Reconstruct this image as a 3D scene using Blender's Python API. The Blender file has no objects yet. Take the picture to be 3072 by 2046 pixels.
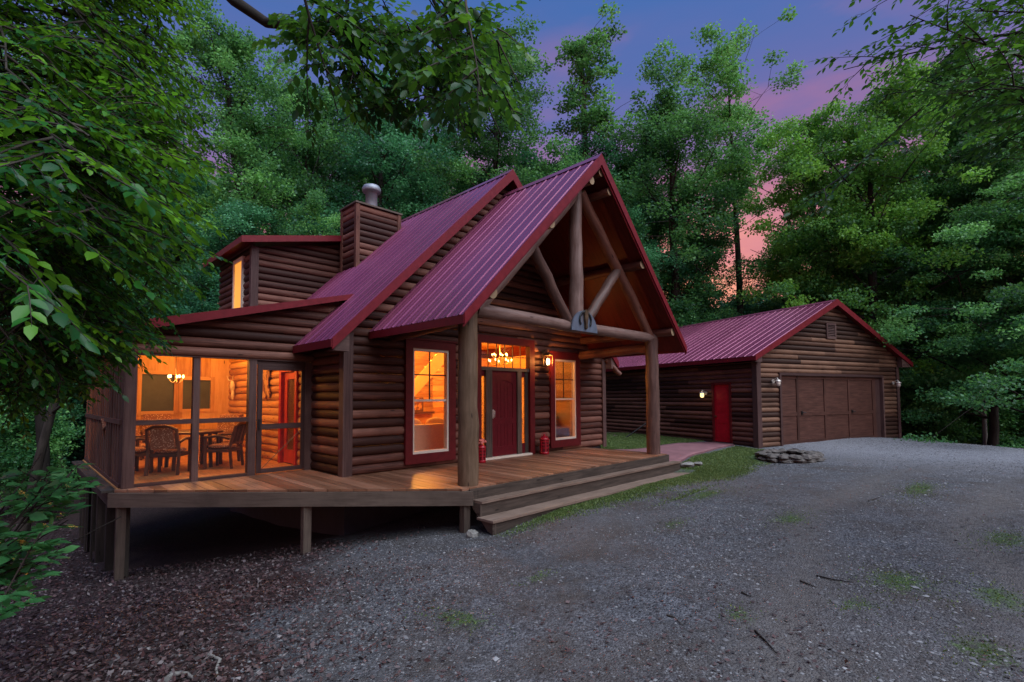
import bpy, math, random
import numpy as np
from mathutils import Vector, Matrix
SC = bpy.context.scene
COL = SC.collection
PI = math.pi
rad = math.radians

# ------------------------------------------------------------------ camera
CAM = Vector((0, 0, 1.408))
F_PX, YAW, PITCH, ROLL = 1496.4, rad(44.934), rad(2.754), rad(-0.273)
cd = bpy.data.cameras.new('camera'); cam = bpy.data.objects.new('camera', cd); COL.objects.link(cam)
fwd = Vector((math.cos(YAW)*math.cos(PITCH), math.sin(YAW)*math.cos(PITCH), math.sin(PITCH)))
rgt = Vector((math.sin(YAW), -math.cos(YAW), 0)); upv = rgt.cross(fwd)
r2 = rgt*math.cos(ROLL)+upv*math.sin(ROLL); u2 = upv*math.cos(ROLL)-rgt*math.sin(ROLL)
cam.matrix_world = Matrix(((r2.x, u2.x, -fwd.x, CAM.x), (r2.y, u2.y, -fwd.y, CAM.y), (r2.z, u2.z, -fwd.z, CAM.z), (0, 0, 0, 1)))
cd.sensor_width = 36; cd.sensor_fit = 'HORIZONTAL'; cd.lens = 36*F_PX/3072; cd.shift_y = 96.56/3072
cd.clip_end = 3000; cd.clip_start = 0.05
SC.camera = cam

# ------------------------------------------------------------------ sky, sun, exposure
SUN_EL, SUN_AZ = rad(56), rad(-88)        # azimuth from +X: the soft evening light comes from behind and right of the camera
w = bpy.data.worlds.new('World'); SC.world = w; w.use_nodes = True
nt = w.node_tree; nt.nodes.clear(); N = nt.nodes; L = nt.links
out = N.new('ShaderNodeOutputWorld'); bg = N.new('ShaderNodeBackground'); L.new(bg.outputs[0], out.inputs[0])
tc = N.new('ShaderNodeTexCoord'); sep = N.new('ShaderNodeSeparateXYZ'); L.new(tc.outputs['Generated'], sep.inputs[0])
def wmath(op, a, b=None, c=None):
    n = N.new('ShaderNodeMath'); n.operation = op
    for i, q in enumerate((a, b, c)):
        if q is None: continue
        if isinstance(q, (int, float)): n.inputs[i].default_value = q
        else: L.new(q, n.inputs[i])
    return n.outputs[0]
# the warm afterglow sits low beyond the garage (azimuth 25 degrees)
dotg = wmath('ADD', wmath('MULTIPLY', sep.outputs[0], math.cos(rad(25))), wmath('MULTIPLY', sep.outputs[1], math.sin(rad(25))))
nz = N.new('ShaderNodeTexNoise'); nz.inputs['Scale'].default_value = 2.2; nz.inputs['Detail'].default_value = 4; nz.inputs['Roughness'].default_value = .55
mp = N.new('ShaderNodeMapping'); mp.inputs['Scale'].default_value = (1, 1, 4.5); mp.inputs['Rotation'].default_value = (.25, .1, .3)
L.new(tc.outputs['Generated'], mp.inputs[0]); L.new(mp.outputs[0], nz.inputs['Vector'])
cl = wmath('SUBTRACT', nz.outputs[0], .5)
h = wmath('ADD', sep.outputs[2], wmath('MULTIPLY', cl, .22))
h = wmath('SUBTRACT', h, wmath('MULTIPLY', wmath('MAXIMUM', dotg, -.3), .10))
ramp = N.new('ShaderNodeValToRGB'); L.new(h, ramp.inputs[0]); cr = ramp.color_ramp
stops = [(0.0, (.95, .36, .17)), (.12, (.92, .34, .19)), (.21, (.52, .19, .23)), (.30, (.23, .115, .25)), (.41, (.105, .115, .31)), (.55, (.048, .115, .33)), (.75, (.05, .11, .36)), (1.0, (.08, .14, .42))]
while len(cr.elements) < len(stops): cr.elements.new(.5)
for e, (p, c) in zip(cr.elements, stops): e.position = p; e.color = (*c, 1)
sky = N.new('ShaderNodeTexSky'); sky.sky_type = 'NISHITA'; sky.sun_disc = False; sky.sun_elevation = SUN_EL; sky.sun_rotation = PI/2-SUN_AZ
mixc = N.new('ShaderNodeVectorMath'); mixc.operation = 'MULTIPLY_ADD'
L.new(sky.outputs[0], mixc.inputs[0]); mixc.inputs[1].default_value = (.006, .006, .006)
nc = N.new('ShaderNodeTexNoise'); nc.inputs['Scale'].default_value = 3.1; nc.inputs['Detail'].default_value = 5; nc.inputs['Roughness'].default_value = .5
mc = N.new('ShaderNodeMapping'); mc.inputs['Scale'].default_value = (1, 1, 3.4); mc.inputs['Location'].default_value = (.35, .1, .6); mc.inputs['Rotation'].default_value = (.3, -.2, .1); L.new(tc.outputs['Generated'], mc.inputs[0]); L.new(mc.outputs[0], nc.inputs['Vector'])
rc_ = N.new('ShaderNodeValToRGB'); L.new(nc.outputs[0], rc_.inputs[0]); rc_.color_ramp.elements[0].position = .50; rc_.color_ramp.elements[1].position = .72
fac = wmath('MULTIPLY', wmath('MULTIPLY', rc_.outputs[0], .75), wmath('MAXIMUM', wmath('MINIMUM', wmath('MULTIPLY', wmath('SUBTRACT', dotg, .72), 5), 1), 0))
mxk = N.new('ShaderNodeMix'); mxk.data_type = 'RGBA'; L.new(fac, mxk.inputs[0]); L.new(ramp.outputs[0], mxk.inputs[6]); mxk.inputs[7].default_value = (.45, .14, .20, 1)
L.new(mxk.outputs[2], mixc.inputs[2]); L.new(mixc.outputs[0], bg.inputs[0]); bg.inputs[1].default_value = .82
sd = bpy.data.lights.new('sun', 'SUN'); so = bpy.data.objects.new('sun', sd); COL.objects.link(so)
sd.energy = 3.2; sd.angle = rad(70); sd.color = (.89, .95, 1.0)
sv = Vector((math.cos(SUN_AZ)*math.cos(SUN_EL), math.sin(SUN_AZ)*math.cos(SUN_EL), math.sin(SUN_EL)))
so.rotation_euler = sv.to_track_quat('Z', 'Y').to_euler(); so.location = sv*60
SC.view_settings.view_transform = 'Standard'; SC.view_settings.look = 'None'; SC.view_settings.gamma = 1
SC.view_settings.exposure = 0.64
SC.cycles.max_bounces = 7; SC.cycles.diffuse_bounces = 3; SC.cycles.glossy_bounces = 2; SC.cycles.transmission_bounces = 4
SC.cycles.transparent_max_bounces = 8; SC.cycles.sample_clamp_indirect = 3; SC.cycles.caustics_reflective = False; SC.cycles.caustics_refractive = False
try: SC.cycles.use_denoising = True
except Exception: pass

# ------------------------------------------------------------------ helpers
def tag(o, label=None, cat=None, group=None, kind=None):
    if label: o['label'] = label
    if cat: o['category'] = cat
    if group: o['group'] = group
    if kind: o['kind'] = kind
    return o
def empty(name, loc, label=None, cat=None, group=None, rz=0):
    o = bpy.data.objects.new(name, None); COL.objects.link(o); o.location = loc; o.rotation_euler = (0, 0, rz); o.empty_display_size = .2
    return tag(o, label, cat, group)
WLOC = {}
def fastmesh(name, V, F, rnd=None, uv=None, midx=None, smooth=False):
    me = bpy.data.meshes.new(name); V = np.asarray(V, np.float32); F = np.asarray(F, np.int32)
    n, k = F.shape
    me.vertices.add(len(V)); me.vertices.foreach_set('co', V.ravel())
    me.loops.add(n*k); me.loops.foreach_set('vertex_index', F.ravel())
    me.polygons.add(n); me.polygons.foreach_set('loop_start', np.arange(0, n*k, k, dtype=np.int32))
    try: me.polygons.foreach_set('loop_total', np.full(n, k, np.int32))
    except Exception: pass
    if smooth: me.polygons.foreach_set('use_smooth', np.ones(n, bool))
    me.update(calc_edges=True)
    if rnd is not None:
        a = me.attributes.new('rnd', 'FLOAT', 'FACE'); a.data.foreach_set('value', np.asarray(rnd, np.float32))
    return me
class MB:
    """collects shapes and links them as ONE mesh object"""
    def __init__(s, T=None): s.v = []; s.f = []; s.uv = []; s.r = []; s.m = []; s.sm = []; s.T = T
    def add(s, pts): i = len(s.v); s.v += [tuple(p) for p in pts]; return i
    def face(s, idx, uv=None, m=0, r=.5, sm=False):
        s.f.append(tuple(idx)); s.uv.append(uv or [(0, 0)]*len(idx)); s.m.append(m); s.r.append(r); s.sm.append(sm)
    def quad(s, a, b, c, d, m=0, r=None, uvs=None):
        r = random.random() if r is None else r
        i = s.add((a, b, c, d)); a, b, d = Vector(a), Vector(b), Vector(d)
        lu, lv = (b-a).length, (d-a).length
        if uvs is None: uvs = [(0, 0), (lu, 0), (lu, lv), (0, lv)] if lu >= lv else [(0, 0), (0, lu), (lv, lu), (lv, 0)]
        o = r*13.7; s.face((i, i+1, i+2, i+3), [(p[0]+o, p[1]+o*.7) for p in uvs], m, r)
    def poly(s, pts, m=0, r=.5):
        i = s.add(pts); s.face(range(i, i+len(pts)), [(p[0], p[1]+p[2]) for p in pts], m, r)
    def hexa(s, b, t, m=0, r=None):                      # bottom 4 and top 4 points, same order
        r = random.random() if r is None else r
        s.quad(b[3], b[2], b[1], b[0], m, r); s.quad(t[0], t[1], t[2], t[3], m, r)
        for k in range(4): q = (k+1) % 4; s.quad(b[k], b[q], t[q], t[k], m, r)
    def box(s, x0, x1, y0, y1, z0, z1, m=0, r=None):
        s.hexa([(x0, y0, z0), (x1, y0, z0), (x1, y1, z0), (x0, y1, z0)], [(x0, y0, z1), (x1, y0, z1), (x1, y1, z1), (x0, y1, z1)], m, r)
    def beam(s, p, q, w, h, up=(0, 0, 1), m=0, r=None, bev=0):
        p, q = Vector(p), Vector(q); d = (q-p).normalized(); up = Vector(up); sx = d.cross(up).normalized(); uz = sx.cross(d)
        c = [(-w/2, -h/2), (w/2, -h/2), (w/2, h/2), (-w/2, h/2)]
        s.hexa([p+sx*a+uz*b for a, b in c], [q+sx*a+uz*b for a, b in c], m, r)
    def prism(s, poly, d, m=0, r=None):                  # extrude a planar polygon by vector d
        r = random.random() if r is None else r
        n = len(poly); d = Vector(d); P = [Vector(p) for p in poly]
        i = s.add(P); j = s.add([p+d for p in P]); o = r*9
        uv = [(p.x+p.y+o, p.z+o) for p in P]
        s.face(range(i, i+n)[::-1], uv[::-1], m, r); s.face(range(j, j+n), uv, m, r)
        for k in range(n):
            q = (k+1) % n; l = (P[q]-P[k]).length
            s.face((i+k, i+q, j+q, j+k), [(0, o), (l, o), (l, o+d.length), (0, o+d.length)], m, r)
    def tube(s, pts, rad_, n=10, cap=True, m=0, cm=None, r=None, sm=True):
        r = random.random() if r is None else r
        P = [Vector(p) for p in pts]; R = rad_ if isinstance(rad_, (list, tuple)) else [rad_]*len(P)
        d0 = (P[1]-P[0]).normalized(); ref = Vector((0, 0, 1)) if abs(d0.z) < .9 else Vector((1, 0, 0)); a = d0.cross(ref).normalized()
        rings = []; l = 0
        for k, p in enumerate(P):
            d = (P[min(k+1, len(P)-1)]-P[max(k-1, 0)]).normalized(); a = (a-d*a.dot(d)).normalized(); b = d.cross(a)
            if k: l += (p-P[k-1]).length
            rings.append((s.add([p+(a*math.cos(2*PI*i/n)+b*math.sin(2*PI*i/n))*R[k] for i in range(n)]), l))
        for k in range(len(P)-1):
            i0, l0 = rings[k]; i1, l1 = rings[k+1]; c = 2*PI*max(R)
            for i in range(n):
                q = (i+1) % n; v0, v1 = i/n*c+r*9, (i+1)/n*c+r*9
                s.face((i0+i, i0+q, i1+q, i1+i), [(l0+r*5, v0), (l0+r*5, v1), (l1+r*5, v1), (l1+r*5, v0)], m, r, sm)
        if cap:
            cm = m if cm is None else cm
            for (i0, _), rev, p in ((rings[0], 1, P[0]), (rings[-1], 0, P[-1])):
                idx = list(range(i0, i0+n)); idx = idx[::-1] if rev else idx
                j = s.add([s.v[q] for q in idx]); s.face(range(j, j+n), [(s.v[q][0], s.v[q][2]) for q in range(j, j+n)], cm, r)
    def lathe(s, c, prof, n=16, m=0, r=.5):
        c = Vector(c); rings = [s.add([c+Vector((R*math.cos(2*PI*i/n), R*math.sin(2*PI*i/n), z)) for i in range(n)]) for R, z in prof]
        for k in range(len(prof)-1):
            for i in range(n):
                q = (i+1) % n; s.face((rings[k]+i, rings[k]+q, rings[k+1]+q, rings[k+1]+i), [(i/n, prof[k][1]), (i/n+1/n, prof[k][1]), (i/n+1/n, prof[k+1][1]), (i/n, prof[k+1][1])], m, r, True)
    def blob(s, c, rx, ry, rz, seed=0, n=8, amp=.2, m=0, r=.5, sm=True):
        rg = random.Random(seed); ph = [rg.uniform(0, 6) for _ in range(6)]; rows = max(4, n//2+1); rings = []
        for k in range(rows+1):
            th = PI*k/rows
            ring = []
            for i in range(n):
                a = 2*PI*i/n; f = 1+amp*(math.sin(2*a+ph[0]+th)+math.sin(3*a+ph[1])*.6+math.sin(3*th+ph[2]+a)*.7)/2
                ring.append((c[0]+rx*f*math.sin(th)*math.cos(a), c[1]+ry*f*math.sin(th)*math.sin(a), c[2]+rz*f*math.cos(th)))
            rings.append(s.add(ring))
        for k in range(rows):
            for i in range(n):
                q = (i+1) % n; s.face((rings[k]+i, rings[k+1]+i, rings[k+1]+q, rings[k]+q), [(i/n, k/rows)]*4, m, r, sm)
    def build(s, name, mats, parent=None, label=None, **kw):
        V = s.v if s.T is None else [s.T(p) for p in s.v]
        org = Vector((0, 0, 0))
        if parent is not None: org = WLOC.get(parent.name, Vector(parent.location))
        me = bpy.data.meshes.new(name); me.from_pydata([tuple(Vector(p)-org) for p in V], [], s.f)
        ul = me.uv_layers.new(name='UVMap'); flat = [c for f in s.uv for p in f for c in p]; ul.data.foreach_set('uv', flat)
        a = me.attributes.new('rnd', 'FLOAT', 'FACE'); a.data.foreach_set('value', s.r)
        for mm in (mats if isinstance(mats, (list, tuple)) else [mats]): me.materials.append(mm)
        me.polygons.foreach_set('material_index', s.m); me.polygons.foreach_set('use_smooth', s.sm)
        me.validate(); me.update()
        o = bpy.data.objects.new(name, me); COL.objects.link(o)
        if parent is not None: o.parent = parent; WLOC[o.name] = org
        if label: o['label'] = label
        for k, v in kw.items(): o[k] = v
        return o
def at(u, v, d):
    """a point seen at photo pixel u, v at depth d; used once to survey positions"""
    return CAM+(fwd+r2*(u-1536)/F_PX+u2*(1023+96.56-v)/F_PX)*d
def copy_tree(o, parent=None):
    c = o.copy(); COL.objects.link(c); c.parent = parent
    for ch in list(o.children): copy_tree(ch, c)
    return c

# ------------------------------------------------------------------ materials
def newmat(name):
    m = bpy.data.materials.new(name); m.use_nodes = True; nt = m.node_tree; b = nt.nodes['Principled BSDF']
    return m, nt, b
def nd(nt, t, **kw):
    n = nt.nodes.new(t)
    for k, v in kw.items():
        if k.startswith('i_'): n.inputs[k[2:].replace('_', ' ')].default_value = v
        else: setattr(n, k, v)
    return n
def ramp_(nt, src, stops):
    r = nt.nodes.new('ShaderNodeValToRGB'); nt.links.new(src, r.inputs[0]); e = r.color_ramp.elements
    while len(e) < len(stops): e.new(.5)
    for el, (p, c) in zip(e, stops): el.position = p; el.color = (*c, 1)
    return r.outputs[0]
def mix_(nt, fac, a, b, mode='MIX'):
    m = nt.nodes.new('ShaderNodeMix'); m.data_type = 'RGBA'; m.blend_type = mode
    if isinstance(fac, (int, float)): m.inputs[0].default_value = fac
    else: nt.links.new(fac, m.inputs[0])
    for i, q in ((6, a), (7, b)):
        if isinstance(q, tuple): m.inputs[i].default_value = (*q, 1)
        else: nt.links.new(q, m.inputs[i])
    return m.outputs[2]
def math_(nt, op, a, b=0):
    n = nt.nodes.new('ShaderNodeMath'); n.operation = op
    for i, q in enumerate((a, b)):
        if isinstance(q, (int, float)): n.inputs[i].default_value = q
        else: nt.links.new(q, n.inputs[i])
    return n.outputs[0]
def bump_(nt, b, h, s, d=.01):
    n = nt.nodes.new('ShaderNodeBump'); n.inputs['Strength'].default_value = s; n.inputs['Distance'].default_value = d
    nt.links.new(h, n.inputs['Height']); nt.links.new(n.outputs[0], b.inputs['Normal'])
def wood(name, dark, mid, light, rough=.55, grain=22, vary=.5, knots=True, stain=.5, bump=.45, spec=.22):
    m, nt, b = newmat(name); lk = nt.links
    uv = nd(nt, 'ShaderNodeUVMap'); mp = nd(nt, 'ShaderNodeMapping'); mp.inputs['Scale'].default_value = (1.1, grain, 1); lk.new(uv.outputs[0], mp.inputs[0])
    n1 = nd(nt, 'ShaderNodeTexNoise', i_Scale=1.6, i_Detail=7., i_Roughness=.62, i_Distortion=.5); lk.new(mp.outputs[0], n1.inputs['Vector'])
    at_ = nd(nt, 'ShaderNodeAttribute', attribute_name='rnd')
    f = math_(nt, 'ADD', n1.outputs[0], math_(nt, 'MULTIPLY', math_(nt, 'SUBTRACT', at_.outputs['Fac'], .5), vary))
    c = ramp_(nt, f, [(.25, dark), (.5, mid), (.78, light)])
    tc = nd(nt, 'ShaderNodeTexCoord'); n2 = nd(nt, 'ShaderNodeTexNoise', i_Scale=1.7, i_Detail=5., i_Roughness=.6); lk.new(tc.outputs['Object'], n2.inputs['Vector'])
    c = mix_(nt, math_(nt, 'MULTIPLY', ramp_(nt, n2.outputs[0], [(.45, (0, 0, 0)), (.7, (1, 1, 1))]), stain), c, tuple(x*.45 for x in mid))
    if knots:
        mk = nd(nt, 'ShaderNodeMapping'); mk.inputs['Scale'].default_value = (1.6, 7, 1); lk.new(uv.outputs[0], mk.inputs[0])
        vo = nd(nt, 'ShaderNodeTexVoronoi', i_Scale=1.0, i_Randomness=1.); lk.new(mk.outputs[0], vo.inputs['Vector'])
        c = mix_(nt, ramp_(nt, vo.outputs['Distance'], [(.05, (1, 1, 1)), (.11, (0, 0, 0))]), c, tuple(x*.35 for x in dark))
    lk.new(c, b.inputs['Base Color']); b.inputs['Roughness'].default_value = rough; b.inputs['Specular IOR Level'].default_value = spec
    bump_(nt, b, n1.outputs[0], bump, .008)
    return m
def plain(name, col, rough=.5, metal=0., var=.25, scale=6., spec=.5, bump=0):
    m, nt, b = newmat(name); tc = nd(nt, 'ShaderNodeTexCoord'); n = nd(nt, 'ShaderNodeTexNoise', i_Scale=scale, i_Detail=6., i_Roughness=.65)
    nt.links.new(tc.outputs['Object'], n.inputs['Vector'])
    c = ramp_(nt, n.outputs[0], [(.3, tuple(x*(1-var) for x in col)), (.7, tuple(min(1, x*(1+var)) for x in col))])
    nt.links.new(c, b.inputs['Base Color']); b.inputs['Metallic'].default_value = metal
    nt.links.new(math_(nt, 'ADD', math_(nt, 'MULTIPLY', n.outputs[0], .25), rough-.12), b.inputs['Roughness'])
    b.inputs['Specular IOR Level'].default_value = spec
    if bump: bump_(nt, b, n.outputs[0], bump, .01)
    return m
def glow(name, col, strength):
    m, nt, b = newmat(name); b.inputs['Base Color'].default_value = (*col, 1); b.inputs['Emission Color'].default_value = (*col, 1); b.inputs['Emission Strength'].default_value = strength
    return m
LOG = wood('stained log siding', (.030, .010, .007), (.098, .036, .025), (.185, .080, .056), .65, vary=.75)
LOGG = wood('garage log siding', (.034, .015, .010), (.095, .045, .027), (.175, .092, .056), .65, vary=.75)
TRIM = wood('brown trim board', (.045, .022, .02), (.078, .042, .038), (.12, .07, .06), .6, knots=False)
POST = wood('peeled log post', (.035, .022, .013), (.088, .055, .032), (.15, .10, .065), .5, grain=9)
BEAM = wood('weathered log beam', (.06, .032, .026), (.125, .07, .057), (.21, .14, .12), .45, grain=8)
TRUSS = wood('red stained truss log', (.05, .018, .012), (.12, .045, .030), (.19, .085, .06), .5, grain=8)
ENDG = wood('cut log end', (.16, .105, .06), (.27, .185, .11), (.36, .26, .16), .7, grain=2, knots=False, stain=.3)
DECK = wood('deck boards', (.10, .045, .026), (.20, .092, .052), (.30, .155, .10), .38, spec=.45, grain=14, vary=.4, stain=.35)
FASC = wood('weathered deck fascia', (.035, .027, .022), (.075, .056, .045), (.12, .092, .073), .6, grain=16)
STEPW = wood('step boards', (.09, .058, .045), (.165, .115, .09), (.25, .185, .15), .5, grain=16, stain=.4)
SOFF = wood('dark red soffit boards', (.055, .006, .004), (.11, .012, .007), (.16, .024, .014), .5, grain=10, stain=.3)
PINE = wood('pine boards', (.42, .20, .07), (.62, .34, .13), (.75, .46, .20), .55, grain=9, stain=.2)
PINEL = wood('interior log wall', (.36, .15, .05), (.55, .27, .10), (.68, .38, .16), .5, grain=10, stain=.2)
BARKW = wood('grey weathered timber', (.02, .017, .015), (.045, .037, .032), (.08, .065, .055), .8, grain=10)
def redpaint(name, col, rough):
    return plain(name, col, rough, 0, .22, 9, .22, .05)
RED = redpaint('red fascia metal', (.13, .008, .014), .45)
REDT = redpaint('red painted trim', (.10, .008, .010), .5)
REDD = redpaint('dark red door paint', (.09, .004, .009), .45)
REDB = redpaint('bright red door paint', (.38, .006, .018), .45)
REDL = plain('red enamel', (.33, .008, .02), .25, .1, .3)
def roofmat():
    m, nt, b = newmat('burgundy ribbed metal roofing'); tc = nd(nt, 'ShaderNodeTexCoord')
    n = nd(nt, 'ShaderNodeTexNoise', i_Scale=.9, i_Detail=5., i_Roughness=.6); nt.links.new(tc.outputs['Object'], n.inputs['Vector'])
    n2 = nd(nt, 'ShaderNodeTexNoise', i_Scale=30., i_Detail=4.); nt.links.new(tc.outputs['Object'], n2.inputs['Vector'])
    at_ = nd(nt, 'ShaderNodeAttribute', attribute_name='rnd')
    f = math_(nt, 'ADD', math_(nt, 'MULTIPLY', n.outputs[0], .6), math_(nt, 'MULTIPLY', at_.outputs['Fac'], .4))
    c = ramp_(nt, f, [(.25, (.20, .040, .095)), (.7, (.30, .075, .15))])
    c = mix_(nt, ramp_(nt, n2.outputs[0], [(.62, (0, 0, 0)), (.8, (.5, .5, .5))]), c, (.10, .03, .04))
    nt.links.new(c, b.inputs['Base Color']); b.inputs['Metallic'].default_value = .45
    nt.links.new(math_(nt, 'ADD', math_(nt, 'MULTIPLY', n2.outputs[0], .2), .16), b.inputs['Roughness'])
    return m
ROOF = roofmat()
GALV = plain('galvanised steel', (.25, .27, .31), .55, .6, .15)
BLACK = plain('black metal', (.015, .015, .017), .4, .5)
WHITE = plain('aged white vinyl', (.62, .55, .46), .5, 0, .08)
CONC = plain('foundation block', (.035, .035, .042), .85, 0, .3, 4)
STEEL = plain('blue grey plate', (.10, .13, .18), .45, .3, .2)
BRONZE = plain('bronze fitting', (.14, .09, .05), .4, .6)
PEWTER = plain('pale metal lamp', (.55, .50, .45), .4, .4)
DKWOOD = wood('dark chair wood', (.05, .022, .014), (.11, .05, .03), (.17, .085, .05), .4)
STONE = plain('fire ring stone', (.085, .075, .068), .85, 0, .5, 9, .3, .6)
ROCK = plain('pale stone', (.17, .165, .155), .85, 0, .35, 8, .3, .5)
BONE = plain('bleached bone', (.75, .65, .48), .6, 0, .2)
SOFA = plain('cream sofa fabric', (.72, .55, .34), .85, 0, .08, 20)
FOLD = plain('grey screen window', (.05, .065, .06), .5, 0, .3, 3)
def cushion():
    m, nt, b = newmat('patterned cushion fabric'); tc = nd(nt, 'ShaderNodeTexCoord')
    v = nd(nt, 'ShaderNodeTexVoronoi', i_Scale=38.); nt.links.new(tc.outputs['Object'], v.inputs['Vector'])
    n = nd(nt, 'ShaderNodeTexNoise', i_Scale=22., i_Detail=3.); nt.links.new(tc.outputs['Object'], n.inputs['Vector'])
    nt.links.new(ramp_(nt, math_(nt, 'ADD', v.outputs['Distance'], math_(nt, 'MULTIPLY', n.outputs[0], .5)), [(.45, (.75, .55, .34)), (.62, (.28, .12, .06))]), b.inputs['Base Color']); b.inputs['Roughness'].default_value = .9
    return m
CUSH = cushion()
def hidemat():
    m, nt, b = newmat('spotted hide'); tc = nd(nt, 'ShaderNodeTexCoord'); n = nd(nt, 'ShaderNodeTexNoise', i_Scale=9., i_Detail=5.); nt.links.new(tc.outputs['Object'], n.inputs['Vector'])
    nt.links.new(ramp_(nt, n.outputs[0], [(.45, (.5, .28, .12)), (.55, (.16, .06, .03))]), b.inputs['Base Color']); b.inputs['Roughness'].default_value = .9
    return m
HIDE = hidemat()
def clear(name, tr, col, glossy):
    m = bpy.data.materials.new(name); m.use_nodes = True; nt = m.node_tree; nt.nodes.clear(); o = nt.nodes.new('ShaderNodeOutputMaterial')
    t = nt.nodes.new('ShaderNodeBsdfTransparent'); g = nt.nodes.new('ShaderNodeBsdfGlossy' if glossy else 'ShaderNodeBsdfDiffuse'); mx = nt.nodes.new('ShaderNodeMixShader')
    g.inputs[0].default_value = (*col, 1)
    if glossy:
        g.inputs['Roughness'].default_value = .05; lw = nt.nodes.new('ShaderNodeLayerWeight'); lw.inputs[0].default_value = .25
        nt.links.new(math_(nt, 'ADD', math_(nt, 'MULTIPLY', lw.outputs['Fresnel'], .8), 0.0), mx.inputs[0])
    else: mx.inputs[0].default_value = 1-tr
    nt.links.new(t.outputs[0], mx.inputs[1]); nt.links.new(g.outputs[0], mx.inputs[2]); nt.links.new(mx.outputs[0], o.inputs[0])
    return m
GLASS = clear('window glass', 1, (.8, .85, 1), True)
SCREEN = clear('insect screen', .80, (.06, .05, .055), False)
def leafmat(name, c0, c1, c2, trans=.35, rough=.5):
    m = bpy.data.materials.new(name); m.use_nodes = True; nt = m.node_tree; b = nt.nodes['Principled BSDF']; o = nt.nodes['Material Output']
    at_ = nd(nt, 'ShaderNodeAttribute', attribute_name='rnd'); oi = nd(nt, 'ShaderNodeObjectInfo')
    f = math_(nt, 'ADD', at_.outputs['Fac'], math_(nt, 'MULTIPLY', math_(nt, 'SUBTRACT', oi.outputs['Random'], .5), .5))
    c = ramp_(nt, f, [(.1, c0), (.5, c1), (.95, c2)])
    nt.links.new(c, b.inputs['Base Color']); b.inputs['Roughness'].default_value = rough; b.inputs['Specular IOR Level'].default_value = .35
    t = nt.nodes.new('ShaderNodeBsdfTranslucent'); nt.links.new(mix_(nt, .35, c, (c2[0]*1.6, c2[1]*1.5, c2[2])), t.inputs[0]); mx = nt.nodes.new('ShaderNodeMixShader'); mx.inputs[0].default_value = trans
    nt.links.new(b.outputs[0], mx.inputs[1]); nt.links.new(t.outputs[0], mx.inputs[2]); nt.links.new(mx.outputs[0], o.inputs[0])
    return m
LEAF_A = leafmat('mid green leaves', (.014, .070, .030), (.050, .19, .065), (.19, .46, .12))
LEAF_B = leafmat('blue green leaves', (.012, .066, .040), (.040, .18, .09), (.12, .40, .17))  # bluer green, partly put into the colour for haze over the farther wood
LEAF_C = leafmat('yellow green leaves', (.035, .13, .035), (.09, .27, .055), (.22, .48, .06))
LEAF_N = leafmat('foreground beech leaves', (.007, .060, .016), (.022, .14, .020), (.19, .44, .015), .42, .38)
LEAF_O = leafmat('overhanging oak leaves', (.010, .050, .018), (.022, .095, .018), (.09, .22, .015), .45, .4)
BARK = wood('tree bark', (.012, .010, .009), (.030, .025, .021), (.06, .05, .042), .9, grain=5, knots=False, bump=.8)
BARKP = wood('pale tree bark', (.07, .065, .06), (.16, .15, .14), (.28, .27, .25), .9, grain=5, knots=False, bump=.8)
# ------------------------------------------------------------------ ground
CP = np.array([(0, 0, -.35), (3, 0, -.33), (6, 0, -.30), (5, 2, -.36), (3, 3, -.42), (2, 4.5, -.58), (5, 4, -.46), (4.9, 5.2, -.60), (6.3, 5.2, -.47), (8.5, 5.2, -.445), (11.3, 5.3, -.42), (10, 4.3, -.38), (7, 4.3, -.42), (12.4, 6.5, -.28), (9, 7, -.5),
 (16.6, 5.5, -.23), (24, 3, -.22), (19.2, 13, -.22), (22, 0, -.24), (24, 2.6, -.26), (20, -4, -.30), (12, -3, -.26), (12, 2, -.25), (14.2, 4.2, -.26), (17, 2.5, -.22), (29, 1, -1.2), (28, -5, -1.3), (31, 6, -1.3), (26, 12, -.8),
 (13.5, 8.3, -.22), (12.3, 8.4, -.18), (14, 12, -.25), (1.2, 9.8, -1.38), (3.2, 7.6, -.95), (2, 7, -.95), (0, 4.7, -.62), (-2, 3, -.6), (-4, 6, -1.1), (0, 8, -1.25), (4, 9.6, -1.25), (8, 8.5, -.7), (2, 13, -1.7), (0, 16, -2.0),
 (-4, 12, -1.9), (-8, 20, -2.3), (2, 22, -2.0), (8, 20, -1.5), (14, 20, -.8), (-3, -3, -.4), (6, -5, -.3), (20, 22, -1.2), (6, 30, -2.0), (30, 20, -1.6), (-12, 8, -2.0), (-6, -8, -.6), (14, -10, -.5), (28, -14, -1.5), (-5, 30, -2.2)])
def track_amt(x, y):        # two packed wheel tracks curving over the drive
    r_ = np.hypot(x-9.5, y+13.5)+.12*np.sin(x*1.3); return np.maximum(np.exp(-((r_-15.6)/.32)**2), np.exp(-((r_-13.9)/.32)**2))*np.clip((16-np.hypot(x, y))/5, 0, 1)
def _U(r): return np.where(r > 1e-6, r*r*np.log(np.maximum(r, 1e-6)), 0)
_n = len(CP); _K = _U(np.hypot(CP[:, None, 0]-CP[None, :, 0], CP[:, None, 1]-CP[None, :, 1]))+np.eye(_n)*.8
_P = np.c_[np.ones(_n), CP[:, :2]]; _A = np.block([[_K, _P], [_P.T, np.zeros((3, 3))]]); _W = np.linalg.solve(_A, np.r_[CP[:, 2], 0, 0, 0])
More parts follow.
